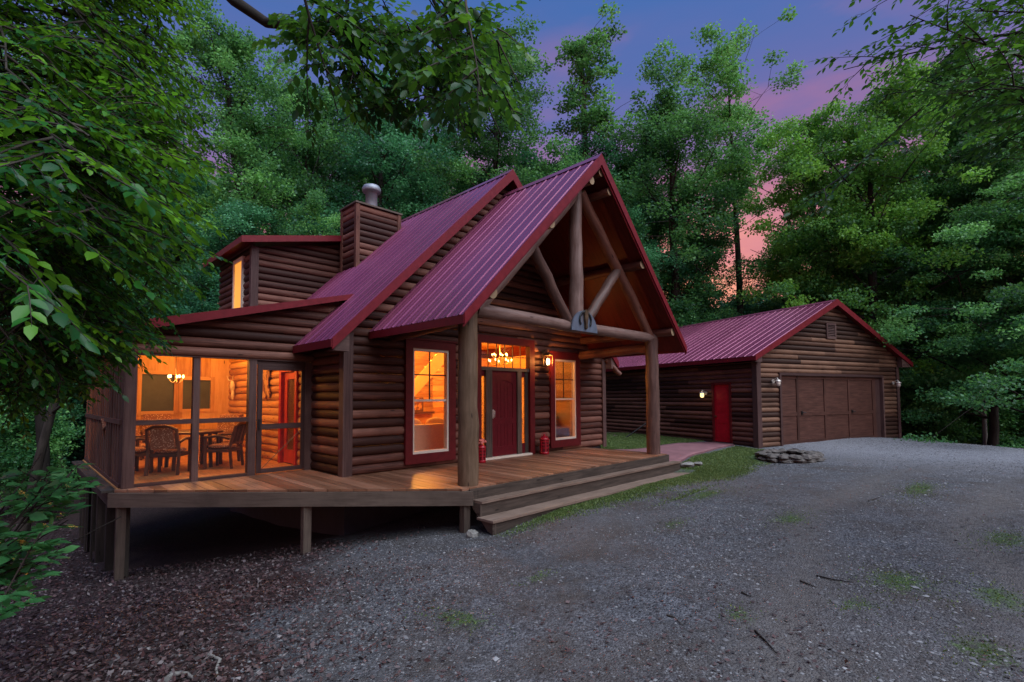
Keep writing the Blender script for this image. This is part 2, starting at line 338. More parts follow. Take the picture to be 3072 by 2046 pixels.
def gz(x, y):
    x = np.atleast_1d(np.asarray(x, float)); y = np.atleast_1d(np.asarray(y, float)); o = np.zeros_like(x)
    for k in range(0, len(x), 20000):
        xs, ys = x[k:k+20000], y[k:k+20000]
        o[k:k+20000] = _U(np.hypot(xs[:, None]-CP[:, 0], ys[:, None]-CP[:, 1]))@_W[:-3]+_W[-3]+_W[-2]*xs+_W[-1]*ys
    d = np.hypot(x-8, y-6); t = np.clip((d-22)/22, 0, 1); t = t*t*(3-2*t)
    far = -1.6+np.clip(d-60, 0, 300)*.02
    z = np.clip(o, -3.2, .5)*(1-t)+far*t
    z -= .022*track_amt(x, y)*(1-t)
    near = np.clip(1-d/40, 0, 1)
    z += near*(.012*np.sin(x*2.1+np.sin(y*1.7)*1.3)+.010*np.sin(y*3.3+x*1.1)+.006*np.sin(x*7.3+y*4.1))
    return z
def g1(x, y): return float(gz([x], [y])[0])
def inpoly(x, y, P):
    c = np.zeros(len(x), bool); j = len(P)-1
    for i in range(len(P)):
        xi, yi = P[i]; xj, yj = P[j]
        c ^= ((yi > y) != (yj > y)) & (x < (xj-xi)*(y-yi)/(yj-yi+1e-12)+xi); j = i
    return c
def litter_amt(x, y):       # 0..1 : forest floor at left and behind, gravel drive at right
    s = (x-.66*(y-2.0)); a = 1/(1+np.exp(s*1.7+.1+.5*np.sin(x*1.7+y*2.3)))
    edge = np.clip((np.hypot((x-12)*.75, y+1)-12.2)/1.2, 0, 1)
    return np.clip(np.maximum(a, edge), 0, 1)
MOSS = [(2.72, 3.36, .18, .40), (7.94, 2.3, .55, .22), (5.86, .79, .42, .30), (5.97, .13, .35, .22), (8.33, .09, .5, .25), (4.23, 1.62, .18, .14), (5.06, .95, .2, .14), (3.87, 3.51, .28, .10), (11.5, 1.2, 1.0, .25), (9.0, 4.0, .8, .25), (4.7, .2, .3, .2), (6.6, 3.4, .3, .12), (3.55, .55, .2, .12)]
def grass_amt(x, y):
    g = np.zeros_like(x)
    for cx, cy, rx, ry in MOSS: g = np.maximum(g, .74*np.exp(-((x-cx)/rx)**2-((y-cy)/ry)**2))
    strip = np.clip((x-4.9)/1.5, 0, 1)*np.exp(-((y-5.38)/(.22+.05*np.clip(x-5, 0, 7)))**2)*(x < 12.4)*(.72+.25*np.sin(x*2.3)*np.sin(x*5.1+1))
    pl = inpoly(x, y, [(11.7, 5.9), (13.5, 6.3), (16.5, 6.3), (16.3, 5.4), (15.2, 4.9), (13.6, 4.9), (11.8, 4.7)])*.95
    back = inpoly(x, y, [(12.5, 8.2), (13.6, 8.15), (16, 8.0), (17.3, 7.7), (18.8, 12.2), (19, 20), (12.5, 20)])*.95
    fade = np.exp(-(np.clip(4.9-y, 0, 9)/.45)**2)*np.clip((x-10.5)/1, 0, 1)*np.clip((15.5-x)/1, 0, 1)*.8*(y < 5.4)
    return np.clip(np.maximum.reduce([g, strip, pl, back, fade]), 0, 1)
_n = 560; _t = np.linspace(-1, 1, _n); _s = 8*np.sinh(4.32*_t); GX, GY = np.meshgrid(_s+4.5, _s+4.5); gx, gy = GX.ravel(), GY.ravel()
_i = np.arange(_n*_n).reshape(_n, _n); GF = np.stack([_i[:-1, :-1], _i[:-1, 1:], _i[1:, 1:], _i[1:, :-1]], -1).reshape(-1, 4)
me = fastmesh('ground', np.c_[gx, gy, gz(gx, gy)], GF, smooth=True)
def pale_amt(x, y): return np.clip((np.hypot(x-21.5, (y-1.0)*.8) < 60)*(1-np.clip((np.hypot((x-21)*.85, (y-1.5)*.75)-3.2)/3.2, 0, 1)), 0, 1)
for nm, fn in (('litter', litter_amt), ('grass', grass_amt), ('pale', pale_amt), ('track', track_amt)):
    a = me.attributes.new(nm, 'FLOAT', 'POINT'); a.data.foreach_set('value', fn(gx, gy).astype(np.float32))
m, nt, b = newmat('gravel, leaf mould and turf ground'); lk = nt.links; tc = nd(nt, 'ShaderNodeTexCoord')
def nz_(s, d=6., r=.6, dist=0.):
    n = nd(nt, 'ShaderNodeTexNoise', i_Scale=s, i_Detail=d, i_Roughness=r, i_Distortion=dist); lk.new(tc.outputs['Object'], n.inputs['Vector']); return n.outputs[0]
big, mid, fine, tiny = nz_(.35, 4), nz_(1.5, 7, .68), nz_(13., 5, .75), nz_(60., 3, .8)
vo = nd(nt, 'ShaderNodeTexVoronoi', i_Scale=58.); lk.new(tc.outputs['Object'], vo.inputs['Vector'])
vc = nd(nt, 'ShaderNodeSeparateColor'); lk.new(vo.outputs['Color'], vc.inputs[0])
gv = math_(nt, 'ADD', math_(nt, 'MULTIPLY', vc.outputs[0], .45), math_(nt, 'MULTIPLY', fine, .55))
gc = ramp_(nt, gv, [(.2, (.014, .015, .018)), (.40, (.055, .058, .068)), (.60, (.108, .112, .128)), (.85, (.21, .22, .245))])
gc = mix_(nt, ramp_(nt, mid, [(.42, (0, 0, 0)), (.64, (.85, .85, .85))]), gc, ramp_(nt, fine, [(.3, (.022, .018, .017)), (.7, (.085, .070, .062))]))
gc = mix_(nt, ramp_(nt, big, [(.4, (0, 0, 0)), (.7, (.45, .45, .45))]), gc, (.115, .106, .106))
ap = nd(nt, 'ShaderNodeAttribute', attribute_name='pale')
gc = mix_(nt, math_(nt, 'MULTIPLY', ap.outputs['Fac'], .9), gc, ramp_(nt, gv, [(.2, (.07, .072, .085)), (.5, (.19, .195, .22)), (.8, (.33, .335, .36))]))
at2 = nd(nt, 'ShaderNodeAttribute', attribute_name='track')
gc = mix_(nt, math_(nt, 'MULTIPLY', at2.outputs['Fac'], .85), gc, ramp_(nt, fine, [(.3, (.065, .058, .056)), (.7, (.145, .135, .132))]))
lc = ramp_(nt, math_(nt, 'ADD', math_(nt, 'MULTIPLY', fine, .6), math_(nt, 'MULTIPLY', vc.outputs[1], .4)), [(.25, (.012, .007, .007)), (.5, (.034, .020, .020)), (.75, (.075, .042, .042)), (.95, (.13, .10, .10))])
grc = ramp_(nt, fine, [(.3, (.020, .040, .012)), (.6, (.055, .105, .020)), (.85, (.10, .16, .04))])
al = nd(nt, 'ShaderNodeAttribute', attribute_name='litter'); ag = nd(nt, 'ShaderNodeAttribute', attribute_name='grass')
fl = ramp_(nt, math_(nt, 'ADD', al.outputs['Fac'], math_(nt, 'MULTIPLY', math_(nt, 'SUBTRACT', mid, .5), .9)), [(.40, (0, 0, 0)), (.60, (1, 1, 1))])
fg = ramp_(nt, math_(nt, 'ADD', ag.outputs['Fac'], math_(nt, 'MULTIPLY', math_(nt, 'SUBTRACT', fine, .5), 1.3)), [(.36, (0, 0, 0)), (.75, (.9, .9, .9))])
lk.new(mix_(nt, fg, mix_(nt, fl, gc, lc), grc), b.inputs['Base Color']); b.inputs['Roughness'].default_value = .85; b.inputs['Specular IOR Level'].default_value = .25
hh = math_(nt, 'ADD', math_(nt, 'MULTIPLY', vo.outputs['Distance'], -.5), math_(nt, 'ADD', fine, math_(nt, 'MULTIPLY', tiny, .4))); bump_(nt, b, hh, 1.0, .032)
GROUNDM = m; me.materials.append(m)
ground = bpy.data.objects.new('ground', me); COL.objects.link(ground); ground['kind'] = 'structure'

# ------------------------------------------------------------------ log cabin helpers
COURSE = .17
def openings_at(z, op):
    return [(a, b) for a, b, lo, hi in op if lo < z < hi]
def siding(mb, P, xr, z0, z1, op=(), bulge=.052, course=COURSE, joints=True, seed=1):
    """half-round log courses. P(x, off, z) -> point; xr(z) -> (xa, xb)"""
    rg = random.Random(seed); prof = [(0, -.35), (.05, .40), (.18, .78), (.36, .97), (.55, 1), (.74, .84), (.92, .45), (1, -.35)]
    nz = int(math.ceil((z1-z0)/course-1e-6))
    for k in range(nz):
        za = z0+k*course; zb = min(za+course, z1); zc = (za+zb)/2
        xa, xb = xr(zc)
        if xb-xa < .03: continue
        iv = [(xa, xb)]
        for a, b_ in openings_at(zc, op):
            nv = []
            for p, q in iv:
                if b_ <= p or a >= q: nv.append((p, q)); continue
                if a > p: nv.append((p, a))
                if b_ < q: nv.append((b_, q))
            iv = nv
        for p, q in iv:
            cuts = [p]
            if joints:
                x = p+rg.uniform(1.2, 4.5)
                while x < q-.6: cuts.append(x); x += rg.uniform(2.2, 4.8)
            cuts.append(q)
            for j in range(len(cuts)-1):
                c0, c1 = cuts[j], cuts[j+1]; first = c0 == p; last = c1 == q; r = rg.random(); o = r*17; row = []
                wob = rg.uniform(.9, 1.1)
                for t, f in prof:
                    z = za+(zb-za)*t; e0, e1 = xr(z)
                    u0 = max(c0, e0) if not (first and p == xa) else e0
                    u1 = min(c1, e1) if not (last and q == xb) else e1
                    if u1 < u0: u1 = u0
                    i = mb.add((P(u0+(.003 if not first else 0), bulge*f*wob, z), P(u1, bulge*f*wob, z))); row.append((i, u0, u1, t))
                for a_, b2 in zip(row[:-1], row[1:]):
                    mb.face((a_[0], a_[0]+1, b2[0]+1, b2[0]), [(a_[1]+o, a_[3]*.22+o), (a_[2]+o, a_[3]*.22+o), (b2[2]+o, b2[3]*.22+o), (b2[1]+o, b2[3]*.22+o)], 0, r, True)
                for e in (0, 1):
                    j0 = mb.add([mb.v[q_[0]+e] for q_ in row]); mb.face(range(j0, j0+len(row)), [(o, q_[3]) for q_ in row], 0, r)
def ribbed(mb, A, B, C, D, sp=.1524, hgt=.014, m=0):
    """metal sheet: A-B along the ridge, D-C along the eave"""
    A, B, C, D = map(Vector, (A, B, C, D)); n = (B-A).cross(D-A).normalized(); n = n if n.z > 0 else -n
    Lr = (B-A).length; k = max(1, int(Lr/sp)); pts = []
    rg = random.Random(int(Lr*100))
    for i in range(k):
        t0 = i/k; h_ = hgt if i % 2 == 0 else hgt*.5; d = 1/k
        pts += [(t0, 0), (t0+d*.58, 0), (t0+d*.72, h_), (t0+d*.86, h_), (t0+d*.99, 0)]
    pts.append((1, 0)); base = mb.add([A.lerp(B, t)+n*q for t, q in pts]+[D.lerp(C, t)+n*q for t, q in pts]); M = len(pts)
    for i in range(M-1):
        mb.face((base+i, base+i+1, base+M+i+1, base+M+i), [(0, pts[i][0]*Lr), (0, pts[i+1][0]*Lr), (5, pts[i+1][0]*Lr), (5, pts[i][0]*Lr)], m, ((i//30)*.37) % 1)
def slab(mb, A, B, C, D, dz, t, m=0):
    A, B, C, D = [Vector(p)-Vector((0, 0, dz)) for p in (A, B, C, D)]; dn = Vector((0, 0, t))
    mb.hexa([A-dn, B-dn, C-dn, D-dn], [A, B, C, D], m, .5)

cabin = empty('log_cabin', (8.27, 8.5, 0), 'brown log cabin with steep burgundy metal roofs and a lit open porch', 'house')
XL, XR, YF, YS, XC = 4.27, 12.31, 8.52, 9.92, 8.27
ME, MZ, MR = 3.85, 2.42, 6.81        # main roof: eave x, eave z, ridge z
MS = (MR-MZ)/(XC-ME)
FE, FZ, FR = 4.69, 2.64, 6.29        # porch gable roof
FS = (FR-FZ)/(XC-FE)
YG, YM, YB = 5.67, 8.19, 16.2
def xr_main(z):
    d = max(0, (z+.12-MZ)/MS); return max(XL, ME+d), min(XR, 2*XC-ME-d)
W1 = (5.575, 6.635, .18, 2.49); W2 = (9.945, 11.035, .18, 2.49); DO = (7.42, 9.16, -.1, 2.74)
mb = MB(); siding(mb, lambda x, o, z: (x, YF-o, z), xr_main, 0.0, 6.62, [W1, W2, DO], seed=3); mb.build('wall', LOG, cabin, 'front gable wall of dark stained half-round logs')
# side wall return into the nook and interior wall of the screened porch
mb = MB(); siding(mb, lambda x, o, z: (XL-o, x, z), lambda z: (YF, YS), 0, 2.6, seed=4); mb.build('wall', LOG, cabin, 'short side wall beside the screen door')
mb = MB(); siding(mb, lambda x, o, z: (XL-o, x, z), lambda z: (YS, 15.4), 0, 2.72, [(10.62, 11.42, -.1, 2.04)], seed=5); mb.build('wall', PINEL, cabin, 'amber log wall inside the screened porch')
# wall above the screens
mb = MB()
def pz(x): return 3.58+(x-4.99)*.262      # porch roof top
siding(mb, lambda x, o, z: (x, YS-.04-o, z), lambda z: (max(1.25, 4.99+(z+.09-3.58)/.262), min(5.0, ME+(z-.03-MZ)/MS+.0) if z > 2.75 else XL), 2.13, 3.50, seed=6, joints=False)
mb.prism([(1.28, YS-.03, 2.14), (XL, YS-.03, 2.14), (4.85, YS-.03, 3.36), (4.8, YS-.03, pz(4.8)-.07), (1.28, YS-.03, pz(1.28)-.07)], (0, .05, 0))
mb.build('wall', LOG, cabin, 'log gable above the porch screens')
# right side wall
mb = MB(); siding(mb, lambda x, o, z: (XR+o, x, z), lambda z: (YF, YB-.2), 0, 2.55, seed=7); mb.build('wall', LOG, cabin)
# dormer
DX, DY = 4.17, 13.25
def dz_(x): return 5.31+(x-3.79)*.2266
mb = MB(); siding(mb, lambda x, o, z: (x, DY-o, z), lambda z: (max(DX, DX+(z-5.2)/.2266), min(7.8, ME+(z+.35-MZ)/MS)), 3.2, 6.0, seed=8, joints=False); mb.build('dormer_wall', LOG, cabin)
mb = MB(); siding(mb, lambda x, o, z: (DX-o, x, z), lambda z: (DY, YB-.2), 3.2, 5.28, [(13.93, 14.57, 3.5, 5.0)], seed=9, joints=False); mb.build('dormer_wall', LOG, cabin)
# corner boards
for bx in ([(XL-.06, XL+.10, YF-.085, YF-.055, -.02, 2.6), (XL-.085, XL-.06, YF-.085, YF+.09, -.02, 2.6)], [(XR-.10, XR+.06, YF-.085, YF-.055, -.05, 2.5)], [(DX-.07, DX+.09, DY-.08, DY-.055, 3.2, 5.2), (DX-.082, DX-.07, DY-.08, DY+.06, 3.2, 5.2)]):
    mb = MB()
    for q in bx: mb.box(*q)
    mb.build('corner_trim', TRIM, cabin)
# roofs
mb = MB(); E2 = 2*XC-ME
ribbed(mb, (XC, YM, MR), (XC, 9.86, MR), (ME, 9.86, MZ), (ME, YM, MZ))
ux_ = 4.72; uz = MZ+(ux_-ME)*MS
ribbed(mb, (XC, 9.86, MR), (XC, YB+.2, MR), (ux_, YB+.2, uz), (ux_, 9.86, uz))
ribbed(mb, (XC, YM, MR), (XC, YB+.2, MR), (E2, YB+.2, MZ), (E2, YM, MZ))
mb.prism([(XC-.14, YM-.01, MR-.105), (XC, YM-.01, MR+.035), (XC+.14, YM-.01, MR-.105), (XC, YM-.01, MR+.01)], (0, YB-YM+.2, 0), 0, .5)
main_roof = mb.build('roof', ROOF, cabin, 'steep main roof of ribbed burgundy metal')
mb = MB(); slab(mb, (XC, YM+.02, MR), (XC, 9.84, MR), (ME+.02, 9.84, MZ), (ME+.02, YM+.02, MZ), .03, .08); slab(mb, (XC, 9.845, MR), (XC, YB+.18, MR), (ux_, YB+.18, uz), (ux_, 9.845, uz), .03, .08); slab(mb, (XC+.003, YM+.02, MR), (XC+.003, YB+.18, MR), (E2-.02, YB+.18, MZ), (E2-.02, YM+.02, MZ), .03, .08)
mb.build('soffit', SOFF, main_roof)
mb = MB()
for sx in (-1, 1):
    e = (XC+sx*(XC-ME), YM-.012, MZ); r_ = (XC, YM-.012, MR)
    mb.prism([(e[0], e[1], e[2]+.02), (r_[0], r_[1], r_[2]+.03), (r_[0], r_[1], r_[2]-.23), (e[0], e[1], e[2]-.18)], (0, .03, 0), 0, .5)
    mb.beam((e[0]+sx*.012, YM, MZ-.07), (e[0]+sx*.012, 9.84 if sx < 0 else YB, MZ-.07), .02, .14)
mb.build('fascia', RED, main_roof)
# boxed eave return
mb = MB(); mb.prism([(ME+.03, YM+.03, MZ-.19), (XL-.09, YM+.03, MZ-.19), (XL-.09, YM+.03, MZ+.20)], (0, .24, 0)); mb.build('eave_return', TRIM, cabin); mb = MB(); mb.prism([(E2-.03, YM+.03, MZ-.19), (XR+.05, YM+.03, MZ-.19), (XR+.05, YM+.03, MZ+.2)], (0, .24, 0)); mb.build('eave_return', TRIM, cabin)
# porch gable roof
mb = MB(); F2 = 2*XC-FE
ribbed(mb, (XC, YG, FR), (XC, YF-.05, FR), (FE, YF-.05, FZ), (FE, YG, FZ)); ribbed(mb, (XC, YG, FR), (XC, YF-.05, FR), (F2, YF-.05, FZ), (F2, YG, FZ))
mb.prism([(XC-.14, YG-.01, FR-.11), (XC, YG-.01, FR+.035), (XC+.14, YG-.01, FR-.11), (XC, YG-.01, FR+.01)], (0, YF-YG-.04, 0), 0, .5)
froof = mb.build('roof', ROOF, cabin, 'porch gable roof of ribbed burgundy metal')
mb = MB(); slab(mb, (XC-.002, YG+.02, FR), (XC-.002, YF-.055, FR), (FE+.03, YF-.055, FZ), (FE+.03, YG+.02, FZ), .035, .06); slab(mb, (XC+.002, YG+.02, FR), (XC+.002, YF-.055, FR), (F2-.03, YF-.055, FZ), (F2-.03, YG+.02, FZ), .035, .06)
mb.build('soffit', SOFF, froof)
mb = MB()
for sx in (-1, 1):
    e = (XC+sx*(XC-FE), YG-.012, FZ)
    mb.prism([(e[0], e[1], e[2]+.02), (XC, e[1], FR+.03), (XC, e[1], FR-.20), (e[0], e[1], e[2]-.15)], (0, .03, 0), 0, .5)
    mb.prism([(e[0], e[1]+.03, e[2]-.10), (XC, e[1]+.03, FR-.15), (XC, e[1]+.03, FR-.25), (e[0], e[1]+.03, e[2]-.19)], (0, .02, 0), 0, .3)
    mb.beam((e[0], YG, FZ-.07), (e[0], YF-.06, FZ-.07), .02, .13)
mb.build('fascia', RED, froof)
# side porch shed roof
mb = MB(); PY0, PY1 = 9.66, 15.7; pa, pb = 1.0, 5.06
ribbed(mb, (pb, PY0, pz(pb)), (pb, PY1, pz(pb)), (pa, PY1, pz(pa)), (pa, PY0, pz(pa)))
sroof = mb.build('roof', ROOF, cabin, 'low shed roof over the screened porch')
mb = MB(); slab(mb, (pb-.05, PY0+.02, pz(pb-.05)), (pb-.05, PY1, pz(pb-.05)), (pa, PY1, pz(pa)), (pa, PY0+.02, pz(pa)), .03, .07); mb.build('soffit', SOFF, sroof)
mb = MB(); mb.prism([(pa, PY0-.01, pz(pa)+.02), (pb-.02, PY0-.01, pz(pb)+.0), (pb-.10, PY0-.01, pz(pb)-.13), (pa, PY0-.01, pz(pa)-.15)], (0, .03, 0), 0, .5); mb.box(pa-.02, pa, PY0, PY1, pz(pa)-.15, pz(pa)); mb.build('fascia', RED, sroof)
# dormer roof
mb = MB(); d0, d1 = 3.79, 7.9
ribbed(mb, (d1, 12.95, dz_(d1)), (d1, YB+.1, dz_(d1)), (d0, YB+.1, dz_(d0)), (d0, 12.95, dz_(d0)))
droof = mb.build('dormer_roof', ROOF, cabin)
mb = MB(); slab(mb, (d1, 12.97, dz_(d1)), (d1, YB+.1, dz_(d1)), (d0+.02, YB+.1, dz_(d0)), (d0+.02, 12.97, dz_(d0)), .03, .07); mb.build('soffit', SOFF, droof)
mb = MB(); mb.prism([(d0, 12.938, dz_(d0)+.02), (d1, 12.938, dz_(d1)+.02), (d1, 12.938, dz_(d1)-.14), (d0, 12.938, dz_(d0)-.14)], (0, .03, 0), 0, .5); mb.box(d0-.01, d0+.01, 12.97, YB+.1, dz_(d0)-.14, dz_(d0)+.01); mb.build('fascia', RED, droof)
# chimney
cx0, cx1, cy0, cy1, cz = 6.36, 7.63, 12.15, 12.95, 6.60
mb = MB(); siding(mb, lambda x, o, z: (x, cy0-o, z), lambda z: (cx0, cx1), 4.55, cz, joints=False, seed=12, bulge=.04); siding(mb, lambda x, o, z: (cx0-o, x, z), lambda z: (cy0, cy1), 4.55, cz, joints=False, seed=13, bulge=.04)
siding(mb, lambda x, o, z: (x, cy1+o, z), lambda z: (cx0, cx1), 4.55, cz, joints=False, seed=14, bulge=.04); siding(mb, lambda x, o, z: (cx1+o, x, z), lambda z: (cy0, cy1), 4.55, cz, joints=False, seed=15, bulge=.04)
for x in (cx0, cx1):
    for y in (cy0, cy1): mb.box(x-.055, x+.055, y-.055, y+.055, 4.5, cz-.01, 0, .6)
chim = mb.build('chimney', LOG, cabin)
mb = MB(); mb.box(cx0-.08, cx1+.08, cy0-.08, cy1+.08, cz, cz+.045); mb.build('chimney_cap', FASC, chim)
mb = MB(); mb.lathe((6.97, 12.5, cz+.04), [(.165, 0), (.165, .52), (.24, .53), (.255, .56), (.26, .62), (.22, .70), (.12, .745), (0, .76)], 20); mb.build('flue', [GALV], chim)

# windows of the front wall
def dh_window(name, cx, label):
    """double-hung window with four panes above; centre x"""
    wn = MB(); w0, w1, z0, z1 = cx-.625, cx+.625, .09, 2.575
    wn.box(w0, w0+.17, YF-.10, YF+.0, z0, z1); wn.box(w1-.17, w1, YF-.10, YF+.0, z0, z1); wn.box(w0+.17, w1-.17, YF-.10, YF, z1-.17, z1); wn.box(w0+.17, w1-.17, YF-.10, YF, z0, z0+.19)
    wn.box(w0-.02, w1+.02, YF-.125, YF-.0, z1+.001, z1+.03)
    win = wn.build('window', REDT, cabin, label)
    a0, a1, b0, b1 = w0+.17, w1-.17, z0+.19, z1-.17; f = MB()
    f.box(a0, a0+.045, YF-.075, YF+.04, b0, b1); f.box(a1-.045, a1, YF-.075, YF+.04, b0, b1); f.box(a0+.045, a1-.045, YF-.075, YF+.04, b1-.05, b1); f.box(a0+.045, a1-.045, YF-.075, YF+.04, b0, b0+.05)
    zm = 1.35; f.box(a0+.045, a1-.045, YF-.05, YF+.0, zm-.022, zm+.022); f.build('frame', WHITE, win)
    g = MB()
    g.box(cx-.013, cx+.013, YF-.022, YF-.005, zm+.022, b1-.05); g.box(a0+.045, a1-.045, YF-.0215, YF-.0055, 1.861, 1.887)
    g.build('muntin', BLACK, win)
    p = MB(); p.box(a0+.045, a1-.045, YF-.014, YF-.010, zm+.022, b1-.05, 0, .5); p.box(a0+.045, a1-.045, YF+.010, YF+.014, b0+.05, zm-.022, 0, .5); p.build('pane', GLASS, win)
dh_window('window', 6.105, 'left window, four panes over one, in red trim'); dh_window('window', 10.49, 'right window, four panes over one, in red trim')
# door surround with transom and sidelights
mb = MB(); a, c = 7.33, 9.25
mb.box(a, a+.14, YF-.10, YF+.05, -.0, 2.66); mb.box(c-.17, c, YF-.10, YF+.05, 0, 2.66); mb.box(a, c, YF-.101, YF+.05, 2.661, 2.83)
ds = mb.build('door_surround', REDT, cabin)
mb = MB(); mb.box(a+.14, c-.17, YF-.07, YF+.04, 2.03, 2.11)
mb.box(7.63, 7.82, YF-.075, YF+.03, .04, 2.03); mb.box(8.655, 8.80, YF-.075, YF+.03, .04, 2.03); mb.box(a+.14, 7.5, YF-.03, YF+.03, .04, 2.03); mb.box(8.96, c-.17, YF-.03, YF+.03, .04, 2.03)
mb.build('jamb', FASC, ds)
for q in ((7.5, 7.63, YF-.02, YF+.02, .04, .28), (8.80, 8.96, YF-.02, YF+.02, .04, .28), (7.5, 7.63, YF-.02, YF+.02, 1.90, 2.03), (8.80, 8.96, YF-.02, YF+.02, 1.90, 2.03)): mb = MB(); mb.box(*q); mb.build('sidelight_panel', REDD, ds)
def caming():
    m, nt, b = newmat('leaded sidelight glass'); tc = nd(nt, 'ShaderNodeTexCoord'); v = nd(nt, 'ShaderNodeTexVoronoi', i_Scale=34.); nt.links.new(tc.outputs['Object'], v.inputs['Vector']); v.feature = 'DISTANCE_TO_EDGE'
    t = nt.nodes.new('ShaderNodeBsdfTranslucent'); t.inputs[0].default_value = (1, .85, .6, 1); tr = nt.nodes.new('ShaderNodeBsdfTransparent'); mx = nt.nodes.new('ShaderNodeMixShader'); mx.inputs[0].default_value = .55
    nt.links.new(t.outputs[0], mx.inputs[1]); nt.links.new(tr.outputs[0], mx.inputs[2]); b.inputs['Base Color'].default_value = (.12, .05, .02, 1)
    m2 = nt.nodes.new('ShaderNodeMixShader'); nt.links.new(ramp_(nt, v.outputs['Distance'], [(.04, (0, 0, 0)), (.08, (1, 1, 1))]), m2.inputs[0]); nt.links.new(b.outputs[0], m2.inputs[1]); nt.links.new(mx.outputs[0], m2.inputs[2]); nt.links.new(m2.outputs[0], nt.nodes['Material Output'].inputs[0]); return m
CAME = caming()
for q in ((7.5, 7.63), (8.8, 8.96)): mb = MB(); mb.box(q[0], q[1], YF-.006, YF, .28, 1.9, 0, .5); mb.build('sidelight', CAME, ds)
mb = MB(); mb.box(a+.14, c-.17, YF-.008, YF-.004, 2.11, 2.66, 0, .5); mb.build('transom_pane', GLASS, ds)
mb = MB()
for k in range(1, 6): x = a+.14+(c-.17-a-.14)*k/6; mb.box(x-.008, x+.008, YF-.025, YF-.009, 2.11, 2.66)
mb.box(a+.14, c-.17, YF-.026, YF-.0095, 2.375, 2.391); mb.build('muntin', BLACK, ds)
mb = MB(); mb.box(a+.14, c-.17, YF-.16, YF+.04, .0, .04); mb.build('threshold', WHITE, ds)
# front door
mb = MB(); d0_, d1_ = 7.822, 8.653; yb, yf = YF+.02, YF-.035
mb.box(d0_, d1_, yf+.012, yb, .042, 2.03, 0, .5)
mb.box(d0_, d0_+.13, yf, yf+.012, .042, 2.03); mb.box(d1_-.13, d1_, yf, yf+.012, .042, 2.03); mb.box(d0_+.13, d1_-.13, yf, yf+.012, .042, .26); mb.box(d0_+.13, d1_-.13, yf, yf+.012, .78, .92)
ar = [(d0_+.13, yf+.0, 2.03), (d0_+.13, yf, 1.72)]+[(d0_+.13+(d1_-d0_-.26)*t/10, yf, 1.72+.09*math.sin(PI*t/10)) for t in range(1, 10)]+[(d1_-.13, yf, 1.72), (d1_-.13, yf, 2.03)]
mb.prism(ar, (0, .012, 0))
for k in range(1, 5):
    x = d0_+.13+(d1_-d0_-.26)*k/5; mb.box(x-.045, x+.045, yf+.007, yf+.0125, .92, 1.74); mb.box(x-.045, x+.045, yf+.007, yf+.0125, .26, .78)
fdoor = mb.build('front_door', REDD, cabin)
mb = MB(); mb.box(d0_+.03, d0_+.07, yf-.012, yf, .92, 1.12); mb.tube([(d0_+.05, yf-.01, 1.1), (d0_+.05, yf-.06, 1.09), (d0_+.05, yf-.06, .95), (d0_+.05, yf-.01, .94)], .009, 6); mb.build('handle', PEWTER, fdoor)
# dormer window; its blind emits light itself, standing in for the lit room
mb = MB(); mb.box(DX-.085, DX-.0, 13.86, 13.93, 3.4, 5.08); mb.box(DX-.085, DX-.0, 14.57, 14.64, 3.4, 5.08); mb.box(DX-.085, DX-.0, 13.93, 14.57, 4.98, 5.08); mb.box(DX-.085, DX-.0, 13.93, 14.57, 3.3, 3.5)
dw = mb.build('dormer_window', WHITE, cabin)
mb = MB(); mb.box(DX-.05, DX-.04, 13.925, 14.575, 3.45, 5.0); mb.build('blind', glow('glowing amber blind', (1, .42, .06), .55), dw)

# porch frame: posts, beams, trusses
def log_part(name, pts, r, mat=TRUSS, n=14, seed=0, lab=None):
    rg = random.Random(seed); P = [Vector(p) for p in pts]; q = []; R = []
    r0, r1 = r if isinstance(r, tuple) else (r, r)
    K = 9
    for k in range(K+1):
        t = k/K; s = t*(len(P)-1); i = min(int(s), len(P)-2); p = P[i].lerp(P[i+1], s-i)
        j = 0 if k in (0, K) else .012; q.append(p+Vector((rg.uniform(-j, j), rg.uniform(-j, j), rg.uniform(-j, j)*.5))); R.append((r0+(r1-r0)*t)*rg.uniform(.96, 1.04))
    b_ = MB(); b_.tube(q, R, n, True, 0, 1); return b_.build(name, [mat, ENDG], cabin, lab)
YP = 6.25; PX0, PX1 = 5.25, 11.17
log_part('porch_post', [(PX0, YP, 0), (PX0, YP, 2.83)], (.17, .165), POST, 18, 1, 'near porch post, a thick greenish brown log'); log_part('porch_post', [(PX1, YP, 0), (PX1, YP, 2.83)], (.17, .16), BEAM, 18, 2, 'far porch post, an orange brown log')
log_part('tie_beam', [(PX0+.16, YP, 2.87), (8.2, YP, 2.83), (PX1+.1, YP, 2.86)], .115, BEAM, 16, 3)
log_part('side_beam', [(PX0-.02, YP+.05, 2.72), (PX0-.02, YF-.03, 2.62)], .12, TRUSS, 14, 4); log_part('side_beam', [(PX1+.0, YP-.05, 2.62), (PX1, YF-.03, 2.56)], .12, TRUSS, 14, 5)
log_part('king_post', [(8.15, YP, 2.92), (8.15, YP, 5.70)], (.155, .13), BEAM, 14, 6)
log_part('strut', [(7.85, YP, 2.95), (6.72, YP, 4.33)], .11, BEAM, 12, 7); log_part('strut', [(8.45, YP, 2.95), (9.72, YP, 4.33)], .11, BEAM, 12, 8)
off = .54
log_part('rafter_log', [(5.45, YP, FZ+(5.45-FE)*FS-off), (XC-.05, YP, FR-off-.05)], .115, BEAM, 12, 9); log_part('rafter_log', [(2*XC-5.45+.1, YP, FZ+(5.35-FE)*FS-off), (XC+.05, YP, FR-off-.05)], .115, TRUSS, 12, 10)
